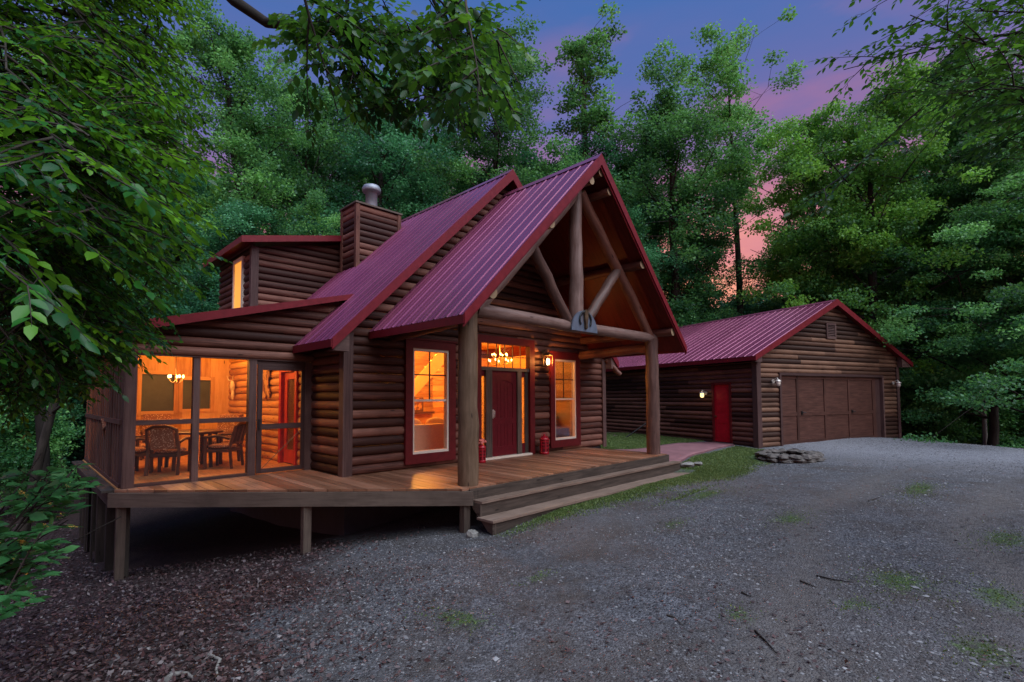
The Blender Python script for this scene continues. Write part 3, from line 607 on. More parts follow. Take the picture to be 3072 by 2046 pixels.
for k, x in enumerate((5.33, 6.78, 8.03, 8.36, 8.66, 9.93, 11.3)):
    z = FR-abs(x-XC)*FS-.22 if x not in (8.03, 8.36, 8.66) else {8.03: 5.72, 8.36: 5.98, 8.66: 5.68}[x]
    rr = .10 if k not in (2, 3, 4) else .085
    log_part('purlin', [(x, 5.74, z), (x, YF-.03, z)], rr, TRUSS, 12, 20+k)
log_part('eave_brace', [(12.62, 8.1, 2.05), (12.36, 8.42, 2.5)], .07, TRUSS, 10, 31)
# ------------------------------------------------------------------ deck and steps
deck = empty('wooden_deck', (5.05, 5.96, 0), 'low brown board deck with an angled front edge running round the cabin', 'deck')
mb = MB(); xx = 1.17; rg = random.Random(5)
while xx < 11.40:
    x1 = min(xx+.138, 11.41); y0 = max(6.02, 11.01-(xx+x1)/2) if xx < 5.05 else 6.02
    ya, yb2 = (11.01-xx, 11.01-x1) if x1 < 5.0 else (y0, y0)
    yt = 9.93 if xx < XL-.1 else YF+.05; r = rg.random(); zt = rg.uniform(-.002, .002)
    if yt-yb2 > .05: mb.hexa([(xx, max(min(ya, yt), 6.0), -.035), (x1, yb2, -.035), (x1, yt, -.035), (xx, yt, -.035)], [(xx, max(min(ya, yt), 6.0), zt), (x1, yb2, zt), (x1, yt, zt), (xx, yt, zt)], 0, r)
    xx += .145
mb.build('deck_boards', DECK, deck)
mb = MB(); q = .018; mb.beam((1.10, 9.865, -.145), (5.06, 5.905, -.145), .04, .215); mb.beam((5.055, 5.985, -.10), (11.42, 5.985, -.10), .03, .165); mb.beam((11.43, 5.99, -.12), (11.43, YF, -.12), .035, .2); mb.build('fascia', FASC, deck)
mb = MB()
for k in range(9): mb.beam((1.6+k*.45, 9.5-k*.44, -.13), (1.6+k*.45+1.8, 9.5-k*.44+1.8, -.13), .04, .18)
mb.build('joists', BARKW, deck)
for i, (x, y, lab) in enumerate(((1.25, 9.80, 'pale corner post at the far left of the deck'), (3.28, 7.77, 'short grey post under the angled edge'), (5.02, 6.03, 'post behind the end of the steps'))):
    gq = g1(x, y)-.12; mb = MB(); mb.box(x-.06, x+.06, y-.03, y+.08, gq, -.036); mb.build('post', FASC, deck, lab)
steps = empty('deck_steps', (8.3, 5.6, -.3), 'two long wooden steps down from the deck to the gravel', 'steps')
mb = MB(); mb.box(5.10, 11.62, 5.75, 5.965, -.215, -.18, 0, .4); mb.build('tread', STEPW, steps, 'upper tread')
mb = MB(); mb.box(5.04, 11.72, 5.43, 5.80, -.445, -.41, 0, .6); mb.build('tread', STEPW, steps, 'lower tread')
mb = MB(); mb.box(5.115, 11.60, 5.775, 5.80, -.409, -.216, 0, .3); mb.box(5.055, 11.70, 5.46, 5.485, -.66, -.446, 0, .2); mb.build('riser', FASC, steps)
mb = MB(); mb.prism([(5.09, 5.96, -.216), (5.09, 5.774, -.216), (5.09, 5.774, -.44), (5.09, 5.459, -.447), (5.09, 5.459, -.64), (5.09, 5.60, -.60), (5.09, 5.96, -.30)], (.035, 0, 0)); mb.build('stringer', FASC, steps)
# ------------------------------------------------------------------ screened porch
X0 = 1.27; YBK = 15.26
mb = MB(); mb.box(X0-.06, XL-.002, YS+.06, YBK+.1, -.04, -.004, 0, .4)
mb.build('porch_floor', PINEL, cabin)
mb = MB(); mb.box(X0, X0+.14, YS-.05, YS+.09, -.0, 2.62); mb.box(X0-.02, X0, YS-.05, YS+.3, 0, 2.6); mb.box(3.07, 3.20, YS-.05, YS+.09, .0, 2.12); mb.box(2.19, 2.29, YS-.04, YS+.08, .0, 2.12)
mb.box(X0+.14, 3.07, YS-.03, YS+.07, .0, .05); mb.box(X0+.14, 2.19, YS-.045, YS+.05, .985, 1.065); mb.box(2.29, 3.07, YS-.045, YS+.05, .985, 1.065); mb.box(X0+.14, 4.18, YS-.06, YS+.08, 2.12, 2.19); mb.box(3.20, 4.10, YS-.02, YS+.08, 2.05, 2.12); mb.box(4.10, XL-.0, YS-.05, YS+.09, 0, 2.12)
scr = mb.build('screen_frame', TRIM, cabin)
mb = MB()
for x0, x1, z0, z1 in ((1.41, 2.19, .05, .985), (1.41, 2.19, 1.065, 2.12), (2.29, 3.07, .05, .985), (2.29, 3.07, 1.065, 2.12)): mb.quad((x0, YS+.02, z0), (x1, YS+.02, z0), (x1, YS+.02, z1), (x0, YS+.02, z1))
mb.build('screen', SCREEN, scr)
mb = MB(); a, c = 3.22, 4.10
mb.box(a, a+.085, YS-.04, YS+.0, .02, 2.05); mb.box(c-.07, c, YS-.04, YS+.0, .02, 2.05); mb.box(a+.085, c-.07, YS-.04, YS, 1.94, 2.05); mb.box(a+.085, c-.07, YS-.04, YS, .02, .10); mb.box(a+.085, c-.07, YS-.04, YS, .83, .93)
sdoor = mb.build('screen_door', TRIM, cabin)
mb = MB(); mb.quad((a+.085, YS-.015, .1), (c-.07, YS-.015, .1), (c-.07, YS-.015, 1.94), (a+.085, YS-.015, 1.94)); mb.build('screen', SCREEN, sdoor)
mb = MB(); mb.tube([(a+.09, YS-.05, .11), (c-.07, YS-.05, .80)], .006, 6); mb.build('brace_rod', BRONZE, sdoor)
mb = MB(); mb.box(a+.02, a+.05, YS-.07, YS-.04, .84, 1.02); mb.build('handle', BLACK, sdoor)
# left flank of the screened porch: studs, rail, skirt
mb = MB()
k = 0; y = YS+.35
while y < YBK:
    mb.box(X0-.03, X0+.05, y, y+(.09 if k % 3 else .14), 0, 2.45); y += .29; k += 1
mb.box(X0-.05, X0+.06, YS+.1, YBK, 1.0, 1.08); mb.box(X0-.04, X0+.06, YS+.1, YBK, 2.35, 2.6); mb.box(X0-.04, X0+.06, YS+.1, YBK, 0, .06)
mb.build('stud_screen', TRIM, cabin)
mb = MB(); mb.quad((X0, YS+.1, .06), (X0, YBK, .06), (X0, YBK, 2.35), (X0, YS+.1, 2.35)); mb.build('screen', SCREEN, cabin)
# back wall with two dark screen openings, ceiling
mb = MB(); op = [(2.27, 2.95, 1.10, 2.03), (3.14, 3.78, 1.14, 1.90)]
for x0, x1, z0, z1 in ((X0, 2.27, 0, 2.9), (2.27, 2.95, 0, 1.10), (2.27, 2.95, 2.03, 2.9), (2.95, 3.14, 0, 2.9), (3.14, 3.78, 0, 1.14), (3.14, 3.78, 1.90, 2.9), (3.78, XL, 0, 2.9)): mb.box(x0, x1, YBK, YBK+.1, z0, z1)
mb.build('wall', PINE, cabin, 'pine end wall of the screened porch')
mb = MB()
for x0, x1, z0, z1 in op:
    mb.box(x0-.09, x0, YBK-.03, YBK, z0-.09, z1+.09); mb.box(x1, x1+.09, YBK-.03, YBK, z0-.09, z1+.09); mb.box(x0, x1, YBK-.03, YBK, z1, z1+.09); mb.box(x0, x1, YBK-.03, YBK, z0-.09, z0)
fr = mb.build('window_frame', PINE, cabin)
mb = MB()
for x0, x1, z0, z1 in op: mb.box(x0, x1, YBK+.04, YBK+.05, z0, z1)
mb.build('screen', FOLD, fr)
mb = MB()
for k in range(24):
    x = X0+.05+k*.124
    if x > XL-.13: break
    mb.hexa([(x, YS+.1, pz(x)-.16), (x+.12, YS+.1, pz(x+.12)-.16), (x+.12, YBK, pz(x+.12)-.16), (x, YBK, pz(x)-.16)], [(x, YS+.1, pz(x)-.14), (x+.12, YS+.1, pz(x+.12)-.14), (x+.12, YBK, pz(x+.12)-.14), (x, YBK, pz(x)-.14)])
mb.build('ceiling', PINE, cabin)
# red patio door in the log wall
mb = MB(); mb.box(XL-.09, XL+.05, 11.36, 11.48, 0, 2.06); mb.box(XL-.09, XL+.05, 10.52, 10.62, 0, 2.06); mb.box(XL-.09, XL+.05, 10.62, 11.36, 1.98, 2.06)
rdf = mb.build('door_frame', redpaint('warm red trim', (.45, .03, .02), .45), cabin)
mb = MB(); mb.box(XL-.02, XL+.03, 10.64, 10.78, .02, 1.97); mb.box(XL-.02, XL+.03, 11.18, 11.34, .02, 1.97); mb.box(XL-.02, XL+.03, 10.78, 11.18, .02, .30); mb.box(XL-.02, XL+.03, 10.78, 11.18, 1.82, 1.97)
rd = mb.build('patio_door', redpaint('orange red door', (.5, .05, .03), .45), cabin)
mb = MB(); mb.box(XL+.0, XL+.01, 10.78, 11.18, .3, 1.82, 0, .5); mb.build('pane', caming(), rd)
# under the porch and cabin
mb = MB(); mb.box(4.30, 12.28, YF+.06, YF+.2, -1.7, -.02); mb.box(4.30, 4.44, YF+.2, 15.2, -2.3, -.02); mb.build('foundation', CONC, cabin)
for i, y in enumerate((9.98, 11.2, 12.5, 13.9, 15.2)):
    for x in (1.30,):
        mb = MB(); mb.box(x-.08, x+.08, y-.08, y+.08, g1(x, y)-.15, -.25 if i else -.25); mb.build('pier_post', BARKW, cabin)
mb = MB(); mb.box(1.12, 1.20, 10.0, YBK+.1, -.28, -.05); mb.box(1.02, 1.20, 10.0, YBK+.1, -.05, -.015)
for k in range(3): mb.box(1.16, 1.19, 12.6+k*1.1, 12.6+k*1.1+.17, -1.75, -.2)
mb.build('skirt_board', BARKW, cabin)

# living room
mb = MB()
def planks(mb, o, u, v, W, H, w=.18):
    o, u, v = Vector(o), Vector(u), Vector(v); k = 0; n = u.cross(v).normalized()*.008
    while k*w < H:
        a0, a1 = k*w+.006, min(H, (k+1)*w); mb.quad(o+v*a0+n, o+u*W+v*a0+n, o+u*W+v*a1+n, o+v*a1+n); mb.quad(o+v*(a0-.006), o+u*W+v*(a0-.006), o+u*W+v*a0+n, o+v*a0+n, 0, .0); k += 1
planks(mb, (4.5, 14.2, 0), (1, 0, 0), (0, 0, 1), 7.6, 3.2); planks(mb, (4.5, YF+.2, 0), (0, 1, 0), (0, 0, 1), 5.7, 2.8); planks(mb, (12.1, 14.2, 0), (0, -1, 0), (0, 0, 1), 5.5, 2.8)
planks(mb, (9.6, 13.2, 0), (1, 0, 0), (0, 0, 1), 2.5, 2.8)
mb.build('wall', PINE, cabin, 'pine plank walls of the lit living room')
mb = MB(); mb.box(4.45, 12.1, YF+.05, 14.3, -.01, .035); mb.build('floor', PINEL, cabin)
mb = MB(); planks(mb, (4.78, 14.3, 3.1), (1, 0, 0), (0, -1, 0), 6.98, 5.7, .14); mb.box(4.8, 11.74, YF+.05, 14.3, 3.12, 3.16); mb.build('ceiling', PINE, cabin)
st = empty('staircase', (7.6, 11.6, .03), 'pine staircase rising to the right behind the left front window', 'staircase')
BR = plain('bright pine stringer', (.85, .58, .25), .5, 0, .08)
mb = MB(); mb.prism([(6.9, 11.5, .62), (9.3, 11.5, 2.90), (9.3, 11.5, 3.10), (9.0, 11.5, 3.10), (6.9, 11.5, 1.05)], (0, .05, 0)); mb.build('stringer', BR, st)
mb = MB()
for k in range(12): mb.box(6.9+k*.2, 7.15+k*.2, 11.56, 12.4, .60+k*.19, .64+k*.19)
mb.build('tread', PINE, st)
sf = empty('sofa', (6.6, 9.5, .03), 'cream sofa with its back to the left front window', 'sofa')
mb = MB(); mb.box(5.3, 7.45, 9.38, 9.55, .1, .80, 0, .5); mb.build('backrest', SOFA, sf)
mb = MB(); mb.box(5.3, 7.45, 9.56, 10.2, .1, .45); mb.box(5.3, 5.5, 9.56, 10.2, .45, .62); mb.box(7.25, 7.45, 9.56, 10.2, .45, .62); mb.build('seat', SOFA, sf)
for x in (5.6, 6.3, 7.0): mb = MB(); mb.blob((x+.1, 9.63, .80), .3, .1, .14, 3, 12, .1); mb.build('back_cushion', SOFA, sf)
sh = empty('mantel_shelf', (9.0, 13.1, .9), 'dark shelf on the pine wall behind the sofa', 'shelf')
mb = MB(); mb.box(8.3, 9.5, 12.95, 13.18, .90, .97); mb.build('shelf_board', DKWOOD, sh); mb = MB(); mb.box(8.35, 9.45, 13.1, 13.18, .3, .9); mb.build('back_panel', PINEL, sh)
pc = empty('framed_picture', (8.8, 13.0, .97), 'dark framed picture standing on the shelf seen through the left window', 'picture')
mb = MB(); mb.box(8.5, 9.1, 13.0, 13.03, .971, 1.42); mb.build('picture_frame', DKWOOD, pc); mb = MB(); mb.box(8.56, 9.04, 12.99, 13.0, 1.03, 1.36); mb.build('canvas', HIDE, pc)
ar_ = empty('armchair', (11.7, 9.75, .03), 'tan patterned armchair behind the right front window', 'armchair')
mb = MB(); mb.box(11.25, 11.95, 9.5, 10.1, .05, .47); mb.build('seat', CUSH, ar_); mb = MB(); mb.box(11.30, 11.98, 10.02, 10.16, .47, .95); mb.build('backrest', CUSH, ar_)
cb = empty('tall_cabinet', (11.5, 12.9, .03), 'tall pale pine cabinet beyond the armchair', 'cabinet')
mb = MB(); mb.box(11.1, 11.85, 12.8, 13.15, .035, 1.75); mb.build('body', PINEL, cb); mb = MB(); mb.box(11.05, 11.9, 12.75, 13.17, 1.751, 1.80); mb.build('top', BR, cb); mb = MB(); mb.box(11.47, 11.485, 12.785, 12.80, .1, 1.7); mb.build('door_gap', DKWOOD, cb)
BULB = glow('lit bulb', (1, .68, .28), 4.5)
def lamp(name, loc, power, col=(1, .42, .09), r=.12):
    d = bpy.data.lights.new(name, 'POINT'); d.energy = power; d.color = col; d.shadow_soft_size = r; o = bpy.data.objects.new(name, d); COL.objects.link(o); o.location = loc; return o
def chandelier(name, c, R, n, top, label, tiers=1):
    e = empty(name, c, label, 'chandelier'); mb = MB(); mb.tube([(c[0], c[1], top), (c[0], c[1], c[2]-.08)], .008, 6); 
    for t in range(tiers):
        for k in range(n):
            a = 2*PI*(k+.5*t)/n; rr = R*(1-.35*t); z = c[2]+.17*t; mb.tube([(c[0], c[1], z-.06), (c[0]+rr*.5*math.cos(a), c[1]+rr*.5*math.sin(a), z-.13), (c[0]+rr*math.cos(a), c[1]+rr*math.sin(a), z-.03)], .009, 5)
    mb.build('arm', BRONZE, e)
    for t in range(tiers):
        for k in range(n):
            a = 2*PI*(k+.5*t)/n; rr = R*(1-.35*t); z = c[2]+.17*t; mb = MB(); mb.lathe((c[0]+rr*math.cos(a), c[1]+rr*math.sin(a), z), [(.0, -.02), (.016, -.012), (.024, .015), (.016, .045), (0, .055)], 8); mb.build('bulb', BULB, e)
    return e
chandelier('chandelier', (2.52, 12.9, 1.88), .14, 5, 2.66, 'small brass chandelier lit above the porch table')
chandelier('chandelier', (10.5, 11.0, 2.52), .36, 7, 3.1, 'two tier chandelier glowing behind the transom over the front door', 2)
lamp('porch_chandelier_light', (2.52, 12.9, 2.0), 62); lamp('porch_ceiling_light_near', (2.75, 11.4, 2.5), 58); lamp('porch_ceiling_light', (3.3, 13.9, 2.6), 50)
cl_ = empty('ceiling_light', (2.95, 13.4, 2.34), 'small round ceiling light glowing at the back of the porch', 'ceiling light')
mb = MB(); mb.lathe((3.0, 13.5, 2.37), [(0, 0), (.07, .01), (.08, .04), (.0, .07)], 12); mb.build('lens', BULB, cl_); mb = MB(); mb.lathe((3.0, 13.5, 2.42), [(.09, 0), (.09, .45)], 12); mb.build('stem', WHITE, cl_)
lamp('living_light_left', (6.8, 10.6, 2.75), 200, (1, .37, .05)); lamp('living_light_chandelier', (10.5, 10.8, 2.85), 210, (1, .37, .05)); lamp('living_light_back', (8.6, 12.6, 2.6), 160, (1, .37, .05))
# hide and skull on the log wall
h_ = empty('cow_skull', (XL-.07, 14.6, 1.6), 'pale long horned skull hung on the log wall at the back of the porch', 'skull')
mb = MB(); mb.blob((XL-.13, 14.62, 1.75), .06, .11, .17, 2, 10, .15); mb.blob((XL-.13, 14.60, 1.52), .04, .05, .16, 5, 8, .1); mb.build('skull', BONE, h_); mb = MB(); mb.tube([(XL-.1, 14.62, 1.86), (XL-.18, 14.45, 1.9), (XL-.2, 14.35, 2.02)], [.025, .018, .005], 6); mb.tube([(XL-.1, 14.62, 1.86), (XL-.18, 14.8, 1.9), (XL-.2, 14.9, 2.02)], [.025, .018, .005], 6); mb.build('horn', BONE, h_)
mb = MB(); pts = []
for k in range(28):
    a = 2*PI*k/28; rr = 1+.16*math.sin(3*a+1)+.09*math.sin(7*a)+(.35 if abs(math.sin(2*a)) > .93 else 0); pts.append((XL-.085, 12.42+.38*rr*math.cos(a), 1.86+.40*rr*math.sin(a)))
mb.prism(pts, (-.018, 0, 0)); hd = mb.build('animal_hide', HIDE, None); tag(hd, 'spotted hide pinned to the amber log wall left of the red patio door', 'hide')
# ------------------------------------------------------------------ porch table and chairs
tb = empty('round_table', (2.62, 12.05, 0), 'round wooden table in the middle of the screened porch', 'table')
mb = MB(); mb.lathe((2.62, 12.05, 0), [(0, .745), (.60, .745), (.62, .735), (.62, .715), (.60, .70), (0, .70)], 36); mb.build('tabletop', DKWOOD, tb)
for k in range(4):
    a = PI/4+k*PI/2; mb = MB(); mb.beam((2.62+.42*math.cos(a), 12.05+.42*math.sin(a), .70), (2.62+.46*math.cos(a), 12.05+.46*math.sin(a), 0), .06, .06, (1, 0, .01)); mb.build('leg', DKWOOD, tb)
def chair(loc, rz, style, label):
    """seat faces local +Y"""
    e = empty('dining_chair', loc, label, 'chair', 'chairs around the porch table', rz); Z = Vector(loc)
    def B(mb, name, mat): return mb.build(name, mat, None), name
    def put(mb, name, mat, par=e):
        mb.T = lambda p: p; o = mb.build(name, mat, None); o.parent = par; return o
    W = .26
    for sx in (-1, 1):
        mb = MB(); mb.beam((sx*W, .24, 0), (sx*W, .24, .62), .045, .045, (1, 0, 0)); put(mb, 'leg', DKWOOD); mb = MB(); mb.beam((sx*W, -.27, 0), (sx*W*.98, -.22, .45), .045, .045, (1, 0, 0)); put(mb, 'leg', DKWOOD)
        mb = MB(); mb.tube([(sx*W, -.22, .60), (sx*(W+.02), .0, .66), (sx*(W+.015), .27, .63)], .026, 8); put(mb, 'armrest', DKWOOD)
    mb = MB(); mb.box(-W, W, -.23, .26, .33, .39); put(mb, 'seat_frame', DKWOOD)
    mb = MB(); mb.blob((0, .02, .435), .27, .26, .065, 4, 16, .04); put(mb, 'seat_cushion', CUSH)
    bf = MB(); top = []
    rows = [(-W, -.22, .44), (-W*.98, -.30, .80)] 
    bf.beam((-W, -.22, .42), (-W*.93, -.33, .86), .045, .04, (1, 0, 0)); bf.beam((W, -.22, .42), (W*.93, -.33, .86), .045, .04, (1, 0, 0))
    bf.tube([(-W*.93, -.33, .84), (-.12, -.345, .90), (.12, -.345, .90), (W*.93, -.33, .84)], .028, 8); bf.beam((-W, -.24, .50), (W, -.24, .50), .03, .04)
    if style == 'slat':
        for k in range(7): x = -.19+k*.063; bf.beam((x, -.245, .51), (x*.97, -.335, .87), .035, .012, (1, 0, 0))
    bk = put(bf, 'backrest', DKWOOD)
    if style == 'pad':
        mb = MB(); mb.hexa([(-.20, -.21, .47), (.20, -.21, .47), (.20, -.26, .47), (-.20, -.26, .47)], [(-.19, -.30, .86), (.19, -.30, .86), (.19, -.35, .87), (-.19, -.35, .87)]); put(mb, 'back_cushion', CUSH)
    if style == 'cush':
        mb = MB(); mb.hexa([(-.30, -.13, .47), (.30, -.13, .47), (.30, -.26, .47), (-.30, -.26, .47)], [(-.27, -.25, 1.04), (.27, -.25, 1.04), (.27, -.37, 1.05), (-.27, -.37, 1.05)]); put(mb, 'back_cushion', CUSH)
    return e
def face(x, y): return math.atan2(12.05-y, 2.62-x)-PI/2
for x, y, dr, stl, lab in ((2.14, 11.32, 0, 'pad', 'dark padded chair with its back to the left screen panel'), (3.12, 11.50, .15, 'slat', 'slatted armchair with its back to the screen panel beside the door'), (1.62, 11.85, .1, 'cush', 'chair with patterned cushions at the left edge of the porch'),
    (1.90, 12.55, 0, 'cush', 'patterned high backed chair at the far left side of the table'), (3.30, 12.45, 0, 'cush', 'chair with a wide patterned back cushion on the far right side of the table')):
    chair((x, y, 0), face(x, y)+dr, stl, lab)
rc = chair((2.45, 14.4, 0), PI-.2, 'cush', 'patterned chair against the pine end wall under the left window'); rc['group'] = 'chairs around the porch table'

# ------------------------------------------------------------------ garage
TH = rad(-19.048); GO = Vector((16.662, 5.684, 0)); GU = Vector((math.cos(TH), math.sin(TH), 0)); GV = Vector((-math.sin(TH), math.cos(TH), 0))
G = lambda p: tuple(GO+GU*p[0]+GV*p[1]+Vector((0, 0, p[2])))
gar = empty('garage', (16.662, 5.684, -.22), 'detached brown log garage with a low burgundy metal roof', 'garage'); gar.rotation_euler = (0, 0, 0)
GW, GL, GZ, GE, GR = 7.9, 8.2, -.22, 2.52, 4.74; gs_ = (4.74-2.65)/4.28; GE2 = 8.60
def xr_g(z):
    t = max(0, (z+.10-2.66)/gs_)-.33; return max(0, t), min(GW, 8.60-max(0, (z+.12-2.66)/.451))
mb = MB(G); siding(mb, lambda x, o, z: (x, -o, z), xr_g, GZ, 4.62, [(1.0, 6.9, -1, 2.08)], seed=21, course=.158); mb.build('wall', LOGG, gar, 'gable wall round the double garage door')
mb = MB(G); siding(mb, lambda x, o, z: (-o, x, z), lambda z: (0, GL), GZ, 2.52, [(.93, 1.72, -1, 1.80)], seed=22, course=.158); mb.build('wall', LOG, gar, 'side wall with the bright red door')
mb = MB(G); siding(mb, lambda x, o, z: (GW+o, x, z), lambda z: (0, GL), GZ, 2.52, seed=23, course=.158); siding(mb, lambda x, o, z: (x, GL+o, z), xr_g, GZ, 4.62, seed=24, course=.158); mb.build('wall', LOG, gar)
mb = MB(G); mb.box(-.06, .11, -.085, -.056, GZ, 2.6); mb.box(-.085, -.06, -.085, .1, GZ, 2.5); mb.build('corner_trim', TRIM, gar); mb = MB(G); mb.box(GW-.11, GW+.06, -.085, -.056, GZ, 2.5); mb.build('corner_trim', TRIM, gar)
mb = MB(G); c_ = GW/2; e0 = -.33
rz_ = lambda s: 2.66+.0+(s-e0)*gs_ if s < c_ else 2.66+(GW-e0-s)*gs_
ribbed(mb, (c_, -.25, rz_(c_)), (c_, GL+.25, rz_(c_)), (e0, GL+.25, 2.66), (e0, -.25, 2.66)) if 0 else None
def P3(s, t, z): return G((s, t, z))
mbw = MB(); R0, R1 = P3(c_, -.25, 4.755), P3(c_, GL+.25, 4.755)
ribbed(mbw, R0, R1, P3(e0, GL+.25, 2.66), P3(e0, -.25, 2.66)); ribbed(mbw, R0, R1, P3(GE2, GL+.25, 2.66), P3(GE2, -.25, 2.66))
mbw.prism([P3(c_-.15, -.255, 4.70), P3(c_, -.255, 4.785), P3(c_+.15, -.255, 4.70), P3(c_, -.255, 4.76)], GV*(GL+.5), 0, .5)
groof = mbw.build('roof', ROOF, gar)
mb = MB(); slab(mb, P3(c_-.002, -.23, 4.755), P3(c_-.002, GL+.23, 4.755), P3(e0+.02, GL+.23, 2.66), P3(e0+.02, -.23, 2.66), .03, .06); slab(mb, P3(c_+.002, -.23, 4.755), P3(c_+.002, GL+.23, 4.755), P3(GE2-.02, GL+.23, 2.66), P3(GE2-.02, -.23, 2.66), .03, .06); mb.build('soffit', SOFF, groof)
mb = MB(G)
for s0 in (e0, GE2): mb.prism([(s0, -.262, 2.68), (c_, -.262, 4.785), (c_, -.262, 4.57), (s0, -.262, 2.51)], (0, .03, 0), 0, .5)
mb.box(e0-.01, e0+.01, -.23, GL+.2, 2.52, 2.65); mb.box(GE2-.01, GE2+.01, -.23, GL+.2, 2.52, 2.65); mb.build('fascia', RED, groof)
mb = MB(G); mb.prism([(e0+.03, -.23, 2.48), (0, -.23, 2.48), (0, -.23, 2.70)], (0, .16, 0)); mb.build('eave_return', TRIM, gar); mb = MB(G); mb.prism([(GE2-.05, -.23, 2.50), (GW, -.23, 2.48), (GW, -.23, 2.90)], (0, .16, 0)); mb.build('eave_return', TRIM, gar)
# carriage style door
mb = MB(G); mb.box(1.0, 1.09, -.09, .05, GZ, 2.08); mb.box(6.81, 6.90, -.09, .05, GZ, 2.08); mb.box(1.0, 6.9, -.091, .05, 2.081, 2.17); mb.box(6.45, 6.81, .02, .06, GZ, 2.08)
gfm = mb.build('door_frame', TRIM, gar)
GD = wood('brown garage door board', (.040, .017, .013), (.082, .035, .026), (.125, .062, .046), .5, grain=12, knots=False, stain=.3)
mb = MB(G); mb.box(1.09, 6.5, .03, .07, GZ+.01, 2.08, 0, .4)
xs = [1.09, 2.01, 3.48, 4.86, 6.35]
for k, x in enumerate(xs): mb.box(x-.05 if k else x, x+.05 if k < 4 else x+.15, .005, .03, GZ+.01, 2.08)
for z in (.80,): mb.box(1.14, 6.30, .008, .0295, z-.06, z+.06)
mb.box(1.14, 6.30, .009, .0292, 1.98, 2.08); mb.box(1.14, 6.30, .009, .0292, GZ+.01, GZ+.16)
gd = mb.build('garage_door', GD, gar)
mb = MB(G)
for x in (2.2, 5.01): mb.box(x-.04, x+.04, -.01, .007, .78, .90); mb.tube([(x, -.01, .85), (x, -.06, .85), (x+.13, -.06, .84)], .012, 6)
mb.build('handle', BLACK, gd)
mb = MB(G); mb.box(3.56, 3.63, -.085, -.05, 3.40, 3.95); mb.box(4.03, 4.10, -.085, -.05, 3.40, 3.95); mb.box(3.63, 4.03, -.085, -.05, 3.88, 3.95); mb.box(3.63, 4.03, -.085, -.05, 3.40, 3.47)
for k in range(7): z = 3.48+k*.058; mb.hexa([(3.63, -.08, z), (4.03, -.08, z), (4.03, -.05, z+.03), (3.63, -.05, z+.03)], [(3.63, -.08, z+.012), (4.03, -.08, z+.012), (4.03, -.05, z+.042), (3.63, -.05, z+.042)])
mb.build('gable_vent', TRIM, gar)
mb = MB(G); mb.box(-.08, .03, .93, 1.00, GZ+.05, 1.80); mb.box(-.08, .03, 1.64, 1.72, GZ+.05, 1.80); mb.box(-.08, .03, .93, 1.72, 1.801, 1.87); mb.build('side_door_frame', REDT, gar)
mb = MB(G); mb.box(-.03, .02, 1.0, 1.64, GZ+.08, 1.80, 0, .5)
for z0, z1 in ((.0, .40), (.50, .78), (.88, 1.68)): mb.box(-.038, -.03, 1.08, 1.56, z0, z1, 0, .5)
sdr = mb.build('side_door', REDB, gar)
mb = MB(G); mb.tube([(-.03, 1.58, .72), (-.09, 1.58, .72)], .028, 8); mb.build('handle', BRONZE, sdr); mb = MB(G); mb.box(-.14, .02, .9, 1.75, GZ-.1, GZ+.06); mb.build('threshold', CONC, gar)
def gooseneck(p, label, lit):
    e = empty('wall_lamp', G(p), label, 'wall lamp'); x, y, z = p; mb = MB(G)
    n = (0, -1) if not lit else (-1, 0)
    q = lambda d, dz, s=0: (x+n[0]*d+(s if n[0] == 0 else 0), y+n[1]*d+(s if n[1] == 0 else 0), z+dz)
    mb.tube([q(.0, .02), q(.03, .02)], .06, 12); mb.tube([q(.03, .02), q(.10, .10), q(.17, .12), q(.19, .07)], .014, 6); mb.build('arm', PEWTER, e)
    mb = MB(G); c = q(.19, -.14); mb.lathe(c, [(.03, .21), (.08, .18), (.09, .15)], 12); mb.build('cap', PEWTER, e)
    mb = MB(G); mb.lathe(c, [(.0, .0), (.05, .01), (.07, .08), (.06, .15)], 12); mb.build('shade', glow('lit small shade', (1, .70, .30), 1.3) if lit else WHITE, e)
gooseneck((.66, -.085, 1.86), 'unlit pale wall lamp left of the garage door', False); gooseneck((7.5, -.085, 1.86), 'unlit pale wall lamp right of the garage door', False); gooseneck((-.06, 1.98, 1.50), 'small lit lamp beside the red side door of the garage', True)
lamp('garage_side_light', G((-.30, 1.98, 1.45)), 1.5, (1, .7, .3), .05)

# ------------------------------------------------------------------ things on and round the porch
sl = empty('wall_lantern', (9.62, YF-.06, 2.4), 'lit square glass lantern on the wall between the front door and the right window', 'lantern')
mb = MB(); X, Y = 9.62, YF-.22; mb.box(X-.05, X+.05, YF-.07, YF-.05, 2.42, 2.62); mb.tube([(X, YF-.06, 2.56), (X, YF-.14, 2.62), (X, Y, 2.60), (X, Y, 2.55)], .012, 6); mb.build('bracket', BRONZE, sl)
mb = MB(); mb.prism([(X-.10, Y-.10, 2.46), (X+.10, Y-.10, 2.46), (X+.10, Y+.10, 2.46), (X-.10, Y+.10, 2.46)], (0, 0, .02)); mb.hexa([(X-.09, Y-.09, 2.48), (X+.09, Y-.09, 2.48), (X+.09, Y+.09, 2.48), (X-.09, Y+.09, 2.48)], [(X-.03, Y-.03, 2.55), (X+.03, Y-.03, 2.55), (X+.03, Y+.03, 2.55), (X-.03, Y+.03, 2.55)])
mb.box(X-.085, X+.085, Y-.085, Y+.085, 2.19, 2.205)
for sx in (-1, 1):
    for sy in (-1, 1): mb.box(X+sx*.08-.007, X+sx*.08+.007, Y+sy*.08-.007, Y+sy*.08+.007, 2.205, 2.46)
